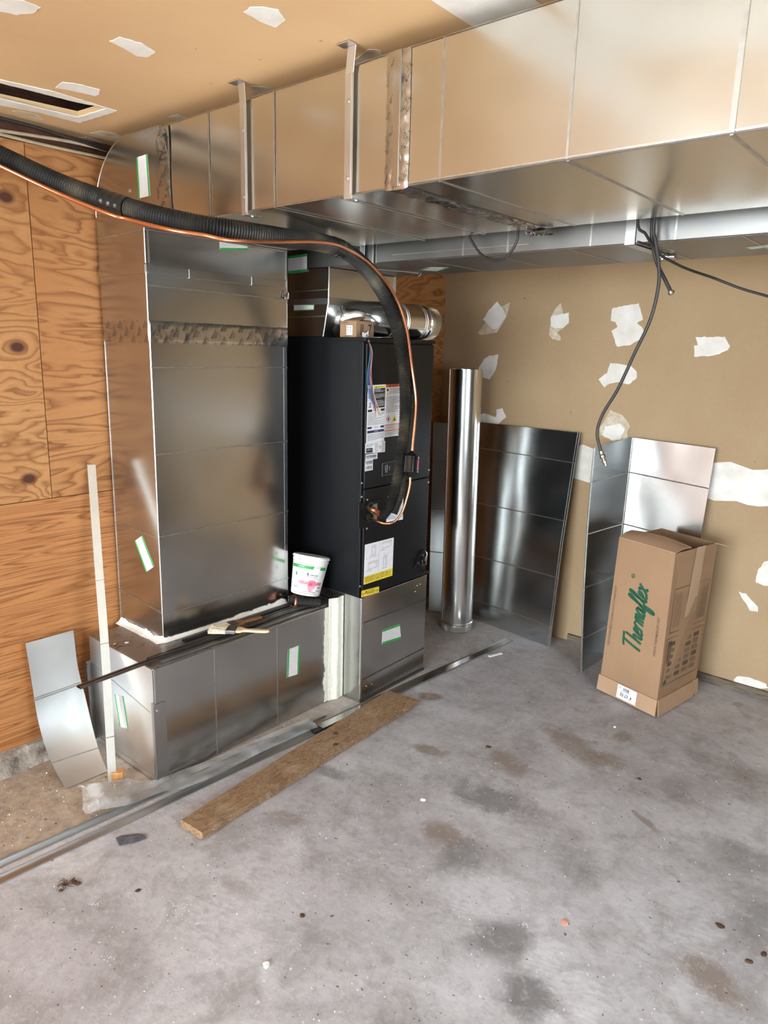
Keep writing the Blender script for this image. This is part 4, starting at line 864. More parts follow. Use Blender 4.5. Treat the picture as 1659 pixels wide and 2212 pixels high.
wpth = [[(797, 738), (800, 760), (795, 800), (794, 830), (797, 850), (806, 872)], [(797, 738), (802, 765), (798, 800), (797, 832), (802, 856), (809, 880)], [(797, 738), (803, 765), (799, 800), (800, 835), (805, 860), (810, 884)], [(797, 738), (804, 765), (802, 800), (804, 830), (808, 860), (813, 892)],
        [(797, 738), (804, 762), (800, 802), (802, 832), (810, 862), (815, 900)], [(797, 738), (801, 763), (800, 800), (804, 840), (809, 868), (811, 888)], [(797, 738), (804, 762), (801, 800), (804, 835), (812, 866), (822, 893)]]
for (nm, c), pp in zip(wc, wpth):
    k = wc.index((nm, c)); tube_obj(nm+'_wire', [P(x, y, 'X', FX+.010+.002*(k % 3)) for x, y in pp], .0017, plain(nm+'_insulation', c, .4), t, 6, 8)

t = empty('parts_carton', tuple(P(755, 731, 'Y', AY0+.02)), 'tiny brown parts carton with a white label on top of the air handler', 'box')
yb = AY0+.02; a = P(734, 733, 'Y', yb); b_ = P(769, 733, 'Y', yb); a.z = b_.z = AZ1+.004; hh = P(734, 695, 'Y', yb).z-AZ1; wd = b_.x-a.x; dd = .10; sk = .02
bq = [a, b_, b_+V((.012, dd, 0)), a+V((.012, dd, 0))]; tq = [p+V((0, 0, hh)) for p in bq]
MB().hexa(bq, tq).build('carton_body', M['card'], t, bevel=.002)
mb = MB(); mb.plate([tq[0]+V((0, .02, .001)), tq[1]+V((0, .02, .001)), tq[1]+V((-.01, .07, .018)), tq[0]+V((.012, .075, .016))], (0, 0, 1), .0025); mb.build('open_flap', M['card'], t)
d = Decal(quad(tq[0], tq[1], bq[1], bq[0], n=YN)); d.sheet(M['white'], .0008, .42, .28, .78, .86); d.lines(.48, .36, .55, .78, 3, M['inkgrey'], .0012); d.lines(.62, .38, .7, .75, 3, M['inkgrey'], .0012); d.text('SUPCO', .04, .04, .5, .18, M['ink'], .0006, 180); d.text('AU1', .3, .90, .55, .99, M['ink'], .0006, 180); d.build('carton_label', t)
d = Decal(quad(tq[1], tq[2], bq[2], bq[1], n=XN)); d.text('IL-7', .25, .2, .85, .85, M['ink'], .0005); d.build('carton_print', t)
# round knock-out plate leaning behind the wires
t = empty('metal_scrap', tuple(P(870, 733, 'Y', 2.35)), 'flat scrap of galvanised sheet under the round elbow on the air handler', 'scrap')
MB().plate([(-2.12, 2.36, AZ1+.006), (-2.04, 2.37, AZ1+.006), (-2.05, 2.46, AZ1+.010), (-2.10, 2.50, AZ1+.006)], (0, 0, 1), .002).build('scrap_plate', M['galv_dull'], t)

# ------------------------------------------------------------------ on top of the return box
ZS = ZB+.0025
def strip(name, a, b, wd, h, mat, lab, rot=0):
    tt = empty(name, tuple((V(a)+V(b))/2), lab, 'metal strip', 'drive cleats on top of the low duct box'); mb = MB()
    a, b = V(a), V(b); mb.bar(a, b, wd, .0014); s_ = (b-a).normalized().cross(V((0, 0, 1))); mb.bar(a+s_*(wd/2-.001), b+s_*(wd/2-.001), .0015, h); mb.bar(a-s_*(wd/2-.001), b-s_*(wd/2-.001), .0015, h); mb.bar(a+s_*(wd/2-.005)+V((0, 0, h)), b+s_*(wd/2-.005)+V((0, 0, h)), .008, .0012); mb.bar(a-s_*(wd/2-.005)+V((0, 0, h)), b-s_*(wd/2-.005)+V((0, 0, h)), .008, .0012)
    mb.build('cleat_strip', mat, tt); return tt
a = P(170, 1487, 'Z', ZS+.01); 
strip('drive_cleat_strip', a, (-2.25, 2.22, ZS+.001), .024, .007, M['dark_metal'], 'longest dark drive cleat on the low box, its end overhanging towards the plywood')
strip('drive_cleat_strip', (-2.205, 1.30, ZS+.011), (-2.20, 2.20, ZS+.009), .022, .007, M['dark_metal'], 'dark drive cleat under the paintbrush, second from the riser')
strip('drive_cleat_strip', (-2.178, 1.33, ZS), (-2.172, 2.21, ZS), .020, .006, M['galv_dull'], 'dull drive cleat along the front edge of the low box top')
strip('drive_cleat_strip', (-2.28, 1.50, ZS), (-2.285, 2.12, ZS), .020, .006, M['blacksteel'], 'blackened drive cleat closest to the foot of the riser')
# bucket
BC = P(668, 1283, 'Y', 2.10); BC = V((BC.x, 2.10, 0)); tilt = V((.20, .12, 1)).normalized()
base = P(659, 1283, 'Y', 2.135); base.z = max(base.z, ZS+.022)
t = empty('mastic_bucket', tuple(base), 'white plastic tub of duct sealant tilted on the low box against the black cabinet', 'bucket')
axb = (V((.0, .0, 1)) + CR*.15 + V((CF.x, CF.y, 0))*.24).normalized(); H_ = .178; rb0, rb1 = .066, .080
MB().lathe([(rb0-.004, 0), (rb0, .004), (rb1, H_*.86), (rb1+.002, H_*.86), (rb1+.002, H_*.90), (rb1+.001, H_*.90), (rb1, H_*.97)], base, axb, 48).build('tub', M['plasticwhite'], t, smooth=True)
MB().lathe([(rb1+.003, H_*.94), (rb1+.006, H_*.945), (rb1+.006, H_*.975), (rb1+.003, H_*.98), (rb1+.003, H_*1.0), (rb1-.002, H_*1.01), (rb1-.006, H_*1.005)], base, axb, 48).build('lid', M['plasticwhite'], t, smooth=True)
e1_ = (-(CF-axb*CF.dot(axb))).normalized(); e2_ = axb.cross(e1_)
def cyl(u, v):
    a = (u-.5)*2.5; h = H_*(.84-.80*v); r_ = rb0+(rb1-rb0)*h/(H_*.86); n_ = e1_*math.cos(a)+e2_*math.sin(a); return base+axb*h+n_*(r_+.0003), n_
d = Decal(cyl, 24); d.rect(.02, .10, .98, .20, M['green']); d.text('SEALS THE DUCT', .26, .125, .42, .165, M['white'], .0012); d.rect(.66, .08, .80, .215, M['white'], .0010); d.text('VOC', .69, .10, .78, .15, M['inkgrey'], .0014); d.poly([(.62, .19), (.655, .09), (.68, .19)], M['white'], .0013)
d.stroke([(.20, .32), (.24, .32), (.24, .48), (.20, .48), (.20, .32)], .008, M['green']); d.rect(.21, .35, .23, .44, M['green'])
d.poly([(.50, .42), (.515, .30), (.53, .30), (.545, .42), (.53, .42), (.52, .36), (.51, .42)], M['navy']); d.text('CARLISLE', .56, .355, .78, .40, M['navy'], bold=.01); d.text('SEALANT  DUCT', .50, .43, .76, .455, M['navy']); d.text('WATER BASED DUCT SEALANT', .46, .475, .78, .495, M['inkgrey'])
d.text('VERSA', .31, .59, .56, .69, M['pink'], .0012, bold=.02); d.text('GRIP', .74, .585, .94, .69, M['pink'], .0012, bold=.02); d.text('181', .84, .72, .92, .78, M['pink'], .0012, bold=.02)
hand = [(.54, .62), (.60, .54), (.66, .52), (.73, .55), (.77, .62), (.76, .74), (.70, .84), (.66, .92), (.60, .88), (.56, .78)]; d.poly(hand, M['pinklight'], .0010)
for k in range(4): d.stroke([(.58+k*.045, .56), (.585+k*.045, .68), (.60+k*.035, .74)], .014, M['pink'], .0011)
d.text('181', .60, .62, .72, .69, M['pink'], .0013); d.text('WATER', .40, .54, .50, .575, M['inkgrey']); d.stroke([(.18, .72), (.38, .72), (.38, .86), (.18, .86), (.18, .72)], .006, M['inkgrey']); d.lines(.24, .745, .36, .84, 4, M['inkgrey'], seed=30, fill=.4); d.poly([(.20, .80), (.21, .76), (.22, .80), (.22, .84), (.20, .84)], M['inkgrey'])
d.text('DUCT SEALANT FOR LOW AND HIGH PRESSURE', .46, .90, .80, .93, M['ink']); d.lines(.18, .965, .85, .985, 1, M['pink'], seed=31); d.lines(.82, .84, .95, .89, 2, M['inkgrey'], seed=32)
d.build('tub_label', t)
MB().box((0, 0, 0), (.01, .014, .018)).build('lid_tab', M['plasticwhite'], t, bevel=.002).matrix_world = Matrix.Translation(base+axb*H_*.80+e1_*rb1*.95-e2_*rb1*.6)
def hose_bit(name, a, b, r_, lab):
    tt = empty(name, tuple(a), lab, 'hose'); s2 = resample([a, b], .0035)
    MB().tube(s2, lambda i: r_+(.0015 if i % 2 else -.001), 18, False).build('ribbed_wall', M['cable'], tt, smooth=True, solid=.003); return tt
hose_bit('hose_offcut', V((-2.245, 2.075, ZS+.022)), V((-2.165, 2.145, ZS+.020)), .018, 'short black corrugated hose offcut lying in front of the white tub')
hose_bit('hose_offcut', V((-2.30, 2.07, ZS+.022)), V((-2.25, 2.12, ZS+.022)), .018, 'black corrugated hose offcut wedged under the tub next to the riser')
t = empty('copper_fitting', tuple(P(652, 1300, 'Z', ZS)), 'copper elbow fittings heaped at the foot of the riser by the tub', 'fitting')
q = P(636, 1308, 'Z', ZS)
tube_obj('elbow_fitting', [q+V((-.01, .02, .03)), q+V((0, .01, .03)), q+V((.008, .005, .02)), q+V((.008, .0, .002))], .009, M['copper_dull'], t); tube_obj('loop_fitting', [q+V((.0, -.02, .006)), q+V((.02, -.03, .006)), q+V((.03, -.01, .008)), q+V((.015, .0, .012))], .004, M['copper'], t)
MB().hexa([q+V((-.03, .0, .02)), q+V((-.005, .0, .02)), q+V((-.005, .03, .02)), q+V((-.03, .03, .02))], [q+V((-.03, .0, .04)), q+V((-.005, .0, .036)), q+V((-.005, .03, .036)), q+V((-.03, .03, .04))]).build('fitting_block', M['copper_dull'], t, bevel=.003)
t = empty('plastic_ferrule', tuple(P(655, 1307, 'Z', ZS)), 'small white plastic ring beside the copper fittings', 'fitting')
MB().lathe([(.009, 0), (.009, .012), (.005, .012), (.005, .002)], P(655, 1309, 'Z', ZS)+V((0, 0, .008)), (.6, -.6, .2), 20).build('ring', M['plasticwhite'], t, smooth=True)
# brushes
def brush(name, heel, dirv, sc, mh, lab, seed):
    tt = empty(name, tuple(heel), lab, 'paintbrush'); dirv = V(dirv).normalized(); s_ = V((0, 0, 1)).cross(dirv).normalized(); u = dirv.cross(s_)
    def prof_(L, th):
        top = [heel+dirv*a*sc+s_*b*sc+u*th*sc for a, b in L]+[heel+dirv*a*sc-s_*b*sc+u*th*sc for a, b in L[::-1]]
        return top
    mb = MB(); mb.plate(prof_([(.0, .026), (.03, .024), (.045, .012), (.06, .010), (.10, .013), (.135, .012), (.15, .004)], .004), u, .011*sc); mb.build('handle', mh, tt, smooth=True, bevel=.0035*sc, seg=3)
    mb = MB(); mb.plate(prof_([(-.03, .031), (.012, .031)], .001), u, .016*sc); mb.build('ferrule', M['dark_metal'], tt, bevel=.002)
    mb = MB(); rn_ = random.Random(seed)
    for k in range(260):
        a = rn_.uniform(-1, 1); b = rn_.uniform(.001, .015); L = rn_.uniform(.062, .075); sp2 = 1.15
        p0 = heel-dirv*.028*sc+s_*a*.029*sc+u*b*sc; p1 = heel-dirv*(.028+L)*sc+s_*a*.029*sp2*sc+u*(b+rn_.uniform(-.003, .004))*sc
        p1.z = max(p1.z, heel.z-.006)
        mb.tube([p0, p1], .0013*sc, 4)
    mb.build('bristles', M['bristle'], tt); return tt
hb = P(180+900/2.765, 1100+732/2.765, 'Z', ZS+.03)
brush('paintbrush', hb, P(572, 1368, 'Z', ZS+.03)-hb, .95, M['handle'], 'flat paintbrush with pale wooden handle lying on the cleats, nearest the front', 1)
hb2 = P(180+905/2.765, 1100+695/2.765, 'Z', ZS+.03); 
brush('paintbrush', hb2, P(560, 1338, 'Z', ZS+.03)-hb2, .85, M['handlebrown'], 'paintbrush with dark brown handle lying behind the pale one', 2)
t = empty('plaster_crumb', tuple(P(180+258/2.765, 1100+797/2.765, 'Z', ZB)), 'small white mastic crumb on the dusty top of the low box', 'crumb')
def chip(name, parent, c, r_, mat, flat=.35, seed=0):
    rn_ = random.Random(seed); bm_ = bmesh.new(); bmesh.ops.create_icosphere(bm_, subdivisions=2, radius=1)
    for v in bm_.verts:
        k = 1+.35*MN.noise(v.co*1.7+V((seed, 0, 0))); v.co = V((v.co.x*r_*k*1.3, v.co.y*r_*k, max(-r_*flat*.5, v.co.z*r_*k*flat)))+V((0, 0, r_*flat*.5))
    me_ = bpy.data.meshes.new(name); bm_.to_mesh(me_); bm_.free(); me_.materials.append(mat); o_ = bpy.data.objects.new(name, me_); o_.location = c; o_.rotation_euler = (0, 0, rn_.uniform(0, 6))
    return link(o_, parent)
chip('crumb', t, P(180+258/2.765, 1100+797/2.765, 'Z', ZB+.0015), .007, M['chipwhite'], .3, 3); chip('crumb', t, P(180+188/2.765, 1100+805/2.765, 'Z', ZB+.0015), .004, M['chipwhite'], .3, 4)

# ------------------------------------------------------------------ left of the box
t = empty('leaning_strip', (-2.47, 1.26, 0), 'long narrow white-metal cleat strip leaning on the plywood in front of the box end', 'metal strip')
a, b_ = V((-2.625, 1.350, 1.142)), P(243, 1690, 'Z', 0.0)
b_ = V((b_.x, b_.y, 0.002)); mid = P(225, 1380, 'X', -2.445)
pp = spline([a, a.lerp(b_, .3)+V((.004, 0, 0)), a.lerp(b_, .6)+V((.010, 0, 0)), b_], 12)
mb = MB(); sd2 = V((.52, .85, 0)).normalized()
for p0, p1 in zip(pp, pp[1:]):
    mb.hexa([p0-sd2*.015, p0+sd2*.015, p0+sd2*.015+V((-.006, .003, 0)), p0-sd2*.015+V((-.006, .003, 0))], [p1-sd2*.015, p1+sd2*.015, p1+sd2*.015+V((-.006, .003, 0)), p1-sd2*.015+V((-.006, .003, 0))])
M['strip_metal'] = plain('white_strip_metal', (.52, .50, .44, 1), .42, .9, .05, 20)
mb.build('strip_body', M['strip_metal'], t)
mb = MB()
for k in (.18, .44, .66, .90):
    i = int(k*(len(pp)-1)); p = pp[i]; mb.bar(p-sd2*.015+V((.0015, -.0015, 0)), p+sd2*.015+V((.0015, -.0015, .003)), .004, .002)
mb.build('crease_line', M['edge'], t)
t = empty('wood_block', tuple(P(252, 1690, 'Z', 0)), 'small splintered offcut of wood at the foot of the leaning strip', 'wood')
q = P(240, 1690, 'Z', 0); q2 = P(265, 1690, 'Z', 0)
MB().hexa([q+V((0, .0, .001)), q2+V((0, 0, .001)), q2+V((-.03, .03, .001)), q+V((-.03, .03, .001))], [q+V((-.004, 0, .036)), q2+V((.004, 0, .040)), q2+V((-.03, .03, .034)), q+V((-.03, .03, .032))]).build('block_body', M['wood_end'], t, bevel=.003)
# curved offcut
Lp = [(55, 1390, -2.625), (68, 1470, -2.612), (80, 1545, -2.585), (95, 1605, -2.535), (115, 1655, -2.46), (142, 1704, None)]; Rp = [(158, 1361, -2.625), (168, 1440, -2.612), (184, 1505, -2.585), (200, 1572, -2.535), (214, 1622, -2.46), (232, 1666, None)]
PL = spline([P(x, y, 'X', d) if d else P(x, y, 'Z', .004) for x, y, d in Lp], 8); PR = spline([P(x, y, 'X', d) if d else P(x, y, 'Z', .004) for x, y, d in Rp], 8)
t = empty('curved_offcut', tuple(PL[-1]), 'curved galvanised sheet offcut propped on the plywood at the far left', 'sheet metal')
def cf(u, v):
    f_ = v*(len(PL)-1); i = min(int(f_), len(PL)-2); k = f_-i; return PL[i].lerp(PL[i+1], k).lerp(PR[i].lerp(PR[i+1], k), u)
MB().grid(cf, 6, 60).build('offcut_sheet', M['galv_bright'], t, smooth=True, solid=.0014)
mb = MB()
for v_ in (.30, .77):
    for dv in ((0, .012) if v_ < .5 else (0,)):
        pts_ = [cf(u/8, v_+dv)+V((.0025, -.0025, 0)) for u in range(9)]; mb.tube(pts_, .0016, 6)
mb.build('crease_line', M['bead'], t)

# ------------------------------------------------------------------ metal angles, film and plank on the floor
def angle(name, a, b, w_, h_, mat, lab):
    tt = empty(name, tuple(V(a)), lab, 'metal strip', 'metal angles along the floor'); a, b = V(a), V(b); s_ = (b-a).normalized().cross(V((0, 0, 1))); mb = MB()
    mb.bar(a, b, w_, .0014); mb.bar(a-s_*(w_/2), b-s_*(w_/2), .0016, h_); mb.bar(a+s_*(w_/2), b+s_*(w_/2), .0016, .004); mb.build('angle_strip', mat, tt); return tt
A0 = P(-120, 1925, 'Z', 0); B0 = P(1105, 1384, 'Z', 0)
A1 = P(-120, 1958, 'Z', 0)
angle('metal_angle', (A0.x, A0.y, .002), (-2.035, 2.06, .002), .022, .012, M['galv_dull'], 'long thin galvanised angle on the floor, running out of the left edge')
angle('metal_angle', (A1.x+.002, A1.y, .001), (-1.985, 2.00, .001), .034, .006, M['galv_dull'], 'dull wide galvanised strip on the floor nearest the plank')
q0, q1 = P(690, 1574, 'Z', 0), P(1100, 1383, 'Z', 0)
angle('metal_angle', (q0.x, q0.y, .010), (q1.x, q1.y, .003), .048, .006, M['galv'], 'galvanised strip on the floor passing the furnace stand towards the corner')
angle('metal_angle', (P(690, 1575, 'Z', 0).x-.0, 1.93, .006), (-1.96, 2.42, .004), .036, .004, M['blacksteel'], 'dark narrow strip between the plank end and the furnace stand')
t = empty('plastic_film', tuple(P(400, 1690, 'Z', 0)), 'crumpled sheet of clear plastic film along the foot of the low box', 'plastic film')
Fa = spline([P(x, y, 'Z', .0) for x, y in ((172, 1708), (235, 1692), (335, 1688), (430, 1655), (560, 1600), (665, 1558))], 14); Fb = spline([P(x, y, 'Z', .0) for x, y in ((182, 1765), (250, 1752), (345, 1722), (450, 1688), (580, 1622), (688, 1575))], 14)
def film(u, v):
    f_ = u*(len(Fa)-1); i = min(int(f_), len(Fa)-2); k = f_-i; p = Fa[i].lerp(Fa[i+1], k).lerp(Fb[i].lerp(Fb[i+1], k), v)
    n1 = MN.noise(V((p.x*14, p.y*5, 0))); n2 = MN.noise(p*18+V((4, 0, 0))); n3 = abs(MN.noise(V(((p.x-p.y*.1)*34, p.y*2.2, 2))))
    lf = max(0, 1-u/.42); cr = abs(MN.noise(V((p.x*26, p.y*17, 7)))); rid = 1-abs(MN.noise(V(((p.x+p.y*.3)*15, p.y*6, 9))))*2.2
    return V((p.x+.006*n2+.012*lf*n1, p.y+.006*n1+.012*lf*n2, max(.004, .008+.020*abs(n1)*math.sin(v*3.1)+.005*n2+.018*n3+lf*(.045*max(0, rid)*math.sin(v*3.14)+.02*cr))))
MB().grid(film, 150, 22).build('film_sheet', M['film'], t, smooth=True)
t = empty('wood_plank', tuple(P(640, 1650, 'Z', 0)), 'weathered brown wooden plank lying on the concrete in front of the low box', 'plank')
pk = [P(390, 1772, 'Z', .028), P(437, 1800, 'Z', .028), P(903, 1512, 'Z', .028), P(838, 1492, 'Z', .028)]
def plank():
    a, b, c, d_ = [V((p.x, p.y, 0)) for p in pk]; mb = MB(); n_ = 44; rows = []
    for i in range(n_+1):
        u = i/n_; l = a.lerp(d_, u); r_ = b.lerp(c, u); dn = (r_-l).normalized(); j = .0035*MN.noise(V((u*14, 0, 0)))+.002*MN.noise(V((u*50, 0, 3)))
        lift = .0+.002
        rows.append([l+V((0, 0, lift)), l+V((0, 0, .030)), l.lerp(r_, .5)+V((0, 0, .0305)), r_+dn*j+V((0, 0, .029+.002*MN.noise(V((u*30, 2, 0))))), r_+dn*(j*1.6)+V((0, 0, .014)), r_+dn*j+V((0, 0, lift))])
    for e, s_ in ((0, -1), (-1, 1)):
        dd_ = (d_-a).normalized()
        for k, p in enumerate(rows[e]): rows[e][k] = p+dd_*.006*MN.noise(V((k*3.1, e, 0)))
    vs = [p for r_ in rows for p in r_]; m_ = 6; fs = [(i*m_+k, i*m_+(k+1) % m_, (i+1)*m_+(k+1) % m_, (i+1)*m_+k) for i in range(n_) for k in range(m_)]
    fs += [tuple(range(m_)), tuple(range(n_*m_, n_*m_+m_))]; mb.add(vs, fs); return mb
plank().build('plank_body', M['plank'], t, bevel=.0015)
for x, y in ((725, 1584), (725, 1608), (700, 1600)):
    if x == 700: continue
    p = P(x, y, 'Z', .0305); MB().lathe([(.011, 0), (.010, .0012), (.004, .0016)], p, (0, 0, 1), 14).build('knot', M['leaf'], t, smooth=True)
rn = random.Random(12); mb = MB()
a, b, c, d_ = [V((p.x, p.y, 0)) for p in pk]
for k in range(120):
    if k < 70: p = b.lerp(c, rn.uniform(0, 1)); 
    else: p = a.lerp(b, rn.uniform(0, 1))
    p = V((p.x, p.y, rn.uniform(.004, .029))); q = p+V((rn.uniform(0, .012), rn.uniform(-.014, .006), rn.uniform(-.003, .004))); q.z = max(q.z, .002); mb.tube([p, q], .0008, 4)
o = mb.build('splinters', M['card_light'], t); o['kind'] = 'stuff'

# ------------------------------------------------------------------ along the drywall
t = empty('round_pipe', (-2.235, 3.33, 0), 'tall round galvanised pipe standing on its crimped end by the drywall', 'pipe')
PC = V((-2.235, 3.345, 0)); top = V((-2.258, 3.345, 1.512)); ax = (top-PC).normalized(); RP = .092
MB().lathe([(RP, .055), (RP, 1.512), (RP-.0015, 1.512), (RP-.0015, .055)], PC, ax, 64, cap=False).build('pipe_body', M['spiral'], t, smooth=True)
def crimp2(u, v):
    e = ax.orthogonal().normalized(); g = ax.cross(e); a = u*2*math.pi; r_ = RP-.002+(.0022 if int(round(u*200)) % 2 else -.0012)*(1 if v < .99 else 0); return PC+ax*(.002+v*.045)+(e*math.cos(a)+g*math.sin(a))*r_
MB().grid(crimp2, 200, 3).build('crimped_end', M['spiral'], t)
MB().lathe([(RP, .045), (RP+.004, .051), (RP, .057)], PC, ax, 64, cap=False).build('bead_ring', M['bead'], t, smooth=True)
mb = MB(); e = V((-.55, -.83, 0)).normalized(); mb.bar(PC+e*(RP)+ax*.06, PC+e*(RP)+ax*1.51, .006, .0015, up=e); mb.build('lock_seam', M['bead'], t)

def panel(name, BLp, BRp, TRp, TLp, lab, mat, creases, bulge=.0, curl=0, edge=True):
    tt = empty(name, tuple((V(BLp)+V(BRp))/2), lab, 'sheet metal'); a, b, c, d_ = map(V, (BLp, BRp, TRp, TLp)); n_ = (b-a).cross(d_-a).normalized()
    if n_.dot(CAM-a) < 0: n_ = -n_
    def f_(u, v): return a.lerp(b, u).lerp(d_.lerp(c, u), v)+n_*(bulge*math.sin(v*math.pi)+curl*(u*u-u)+.004*MN.noise(V((u*2.2, v*3.1, a.x*3))))
    MB().grid(f_, 24, 48).build('sheet_body', mat, tt, smooth=True, solid=.0012)
    mb = MB()
    for v0, v1 in creases: mb.tube([f_(u/12, v0+(v1-v0)*u/12)+n_*.001 for u in range(13)], .0022, 6)
    mb.build('crease_line', M['bead'], tt)
    if edge: mb = MB(); mb.tube([f_(1, k/24)+n_*.001 for k in range(25)], .0018, 6); mb.tube([f_(0.982, k/24)+n_*.001 for k in range(25)], .001, 6); mb.build('hem_edge', M['edge'], tt)
    return tt
# narrow sheet behind the pipe
nb = P(926, 1318, 'Z', 0.002); nt = P(936, 912, 'Y', 3.535)
panel('narrow_sheet', nb, nb+V((.19, .085, 0)), nt+V((.19, .075, 0)), nt, 'narrow galvanised sheet standing between the black cabinet and the round pipe', M['galv_bright'], [(.32, .32), (.55, .55), (.80, .80)], .0, edge=False)
b0, b1 = P(1003, 1330, 'Y', 3.545), P(1187, 1398, 'Z', 0.002)
panel('flat_sheet', (b0.x-.02, 3.545, .002), (b1.x, b1.y, .002), (P(1253, 935, 'Y', 3.60).x, 3.60, 1.195), (P(1025, 913, 'Y', 3.615).x-.02, 3.615, 1.20), 'flat galvanised sheet leaning on the drywall right beside the round pipe', M['galv_sheet'], [(.10, .10), (.33, .335), (.60, .60), (.875, .865)], .015, .03)
# folded sheet
t = empty('folded_sheet', (-1.3, 3.5, 0), 'galvanised sheet folded into an L, standing behind the tall cardboard box', 'sheet metal')
fb0, ft0 = V((-1.40, 3.60, .002)), V((-1.392, 3.615, 1.197)); lb, lt = P(1255, 1452, 'Z', .002), P(1283, 967, 'Y', 3.36); rb_, rt = V((-1.0, 3.52, .002)), V((P(1546, 970, 'Y', 3.60).x, 3.60, 1.185))
def fl(u, v): p = lb.lerp(fb0, u).lerp(lt.lerp(ft0, u), v); return p+V((.6, -.3, 0))*(-.03*math.sin(v*math.pi)*(1-u)+.003*MN.noise(V((u*2, v*3, 0))))
def fr_(u, v): p = fb0.lerp(rb_, u).lerp(ft0.lerp(rt, u), v); return p+V((0, -1, 0))*(.012*math.sin(v*math.pi)*u+.006*MN.noise(V((u*2, v*3, 4)))*min(1, u*4))
MB().grid(fl, 14, 44).build('side_leaf', M['galv_sheet'], t, smooth=True, solid=.0012)
MB().grid(fr_, 20, 44).build('back_leaf', M['galv_sheet'], t, smooth=True, solid=.0012)
mb = MB()
for v_ in (.85, .62, .38, .15):
    mb.tube([fr_(u/10, v_-.012*u/10)+V((0, -.002, 0)) for u in range(11)], .0022, 6); mb.tube([fl(u/10, v_)+V((.0016, -.0016, 0)) for u in range(11)], .0018, 6)
mb.tube([ft0.lerp(fb0, k/10)+V((.001, -.003, 0)) for k in range(11)], .0018, 6)
mb.build('crease_line', M['bead'], t)
mb = MB(); mb.tube([fl(0, k/30)+V((.001, -.002, 0)) for k in range(31)], .0018, 6); mb.tube([fl(.03, k/30)+V((.001, -.002, 0)) for k in range(31)], .001, 6); mb.build('hem_edge', M['edge'], t)

# cardboard box
t = empty('cardboard_box', (-1.08, 3.3, 0), 'tall open brown cardboard carton with green script standing by the drywall', 'box')
A_, B_, C_ = V((-1.262, 3.167, .003)), V((-.955, 3.086, .003)), V((-.896, 3.44, .003)); D_ = A_+(C_-B_); HZ = .778
At = V((-1.237, 3.172, HZ)); Bt = V((-.953, 3.094, HZ-.004)); Ct = V((-.872, 3.415, HZ+.0)); Dt = At+(Ct-Bt)
mb = MB(); th = .004
def inn_(p, c): return p+(c-p).normalized()*th*1.5
for a, b, c, d_ in ((A_, B_, Bt, At), (B_, C_, Ct, Bt), (C_, D_, Dt, Ct), (D_, A_, At, Dt)):
    n_ = (b-a).cross(d_-a).normalized(); nsub = 6
    mb.plate([a, b, c, d_], -n_, th)
o = mb.build('carton_wall', M['card'], t); 
mb = MB(); mb.plate([A_+V((0, 0, .003)), B_+V((0, 0, .003)), C_+V((0, 0, .003)), D_+V((0, 0, .003))], (0, 0, 1), .004); mb.build('carton_floor', M['card_in'], t)
# front flap bowed inwards over the opening
C3, D3 = P(1365, 1147, 'Z', HZ+.015), P(1494, 1184, 'Z', HZ+.004)
def flap(u, v): p = At.lerp(Bt, u).lerp(C3.lerp(D3, u), v); return p+V((0, 0, .006*math.sin(v*3.14)+.012*v*math.sin(u*3.14)+.002))
MB().grid(flap, 16, 8).build('front_flap', M['card_light'], t, smooth=True, solid=.004)
MB().grid(lambda u, v: flap(u, .86+v*.14)+V((0, 0, .0032)), 16, 2).build('flap_tape', M['papertape'], t, smooth=True, solid=.0006)
mb = MB(); q = [Ct+V((-.012, -.02, .001)), Ct+V((.055, -.005, -.012)), Ct+V((.045, -.02, -.004)), Ct+V((.0, -.045, .006))]; mb.plate(q, (0, 0, 1), .003); mb.build('torn_flap', M['card_light'], t)
mb = MB(); m0, m1 = Dt.lerp(Ct, .02), Dt.lerp(Ct, .98); mb.plate([m0+V((0, 0, -.05)), m1+V((0, 0, -.05)), m1+V((-.015, -.03, -.19)), m0+V((.0, -.03, -.19))], (0, -1, 0), .003); mb.build('back_flap', M['card_in'], t)
fs_ = quad(At, Bt, B_, A_, n=(B_-A_).cross(At-A_).normalized()*1.0); 
if fs_(0, 0)[1].dot(CAM-At) < 0: g_ = fs_; fs_ = lambda u, v: (g_(u, v)[0], -g_(u, v)[1])
ss_ = quad(Bt, Ct, C_, B_); 
# flap band at the foot
def band_(sf, v0, v1, u0=0, u1=1, off=.006):
    mb = MB(); q = []
    for u, v, o_ in ((u0, v0, .001), (u1, v0, .001), (u1, v1, off), (u0, v1, off)): p, n_ = sf(u, v); q.append((p+n_*o_, n_))
    mb.hexa([p for p, n_ in q], [p+n_*.004 for p, n_ in q]); return mb
band_(fs_, .895, .995, -.02, 1.01).build('foot_flap', M['card_light'], t); band_(ss_, .895, .995, .01, .90, .010).build('foot_flap', M['card_light'], t); band_(ss_, .89, .985, .905, 1.03, .008).build('foot_flap', M['card_light'], t)
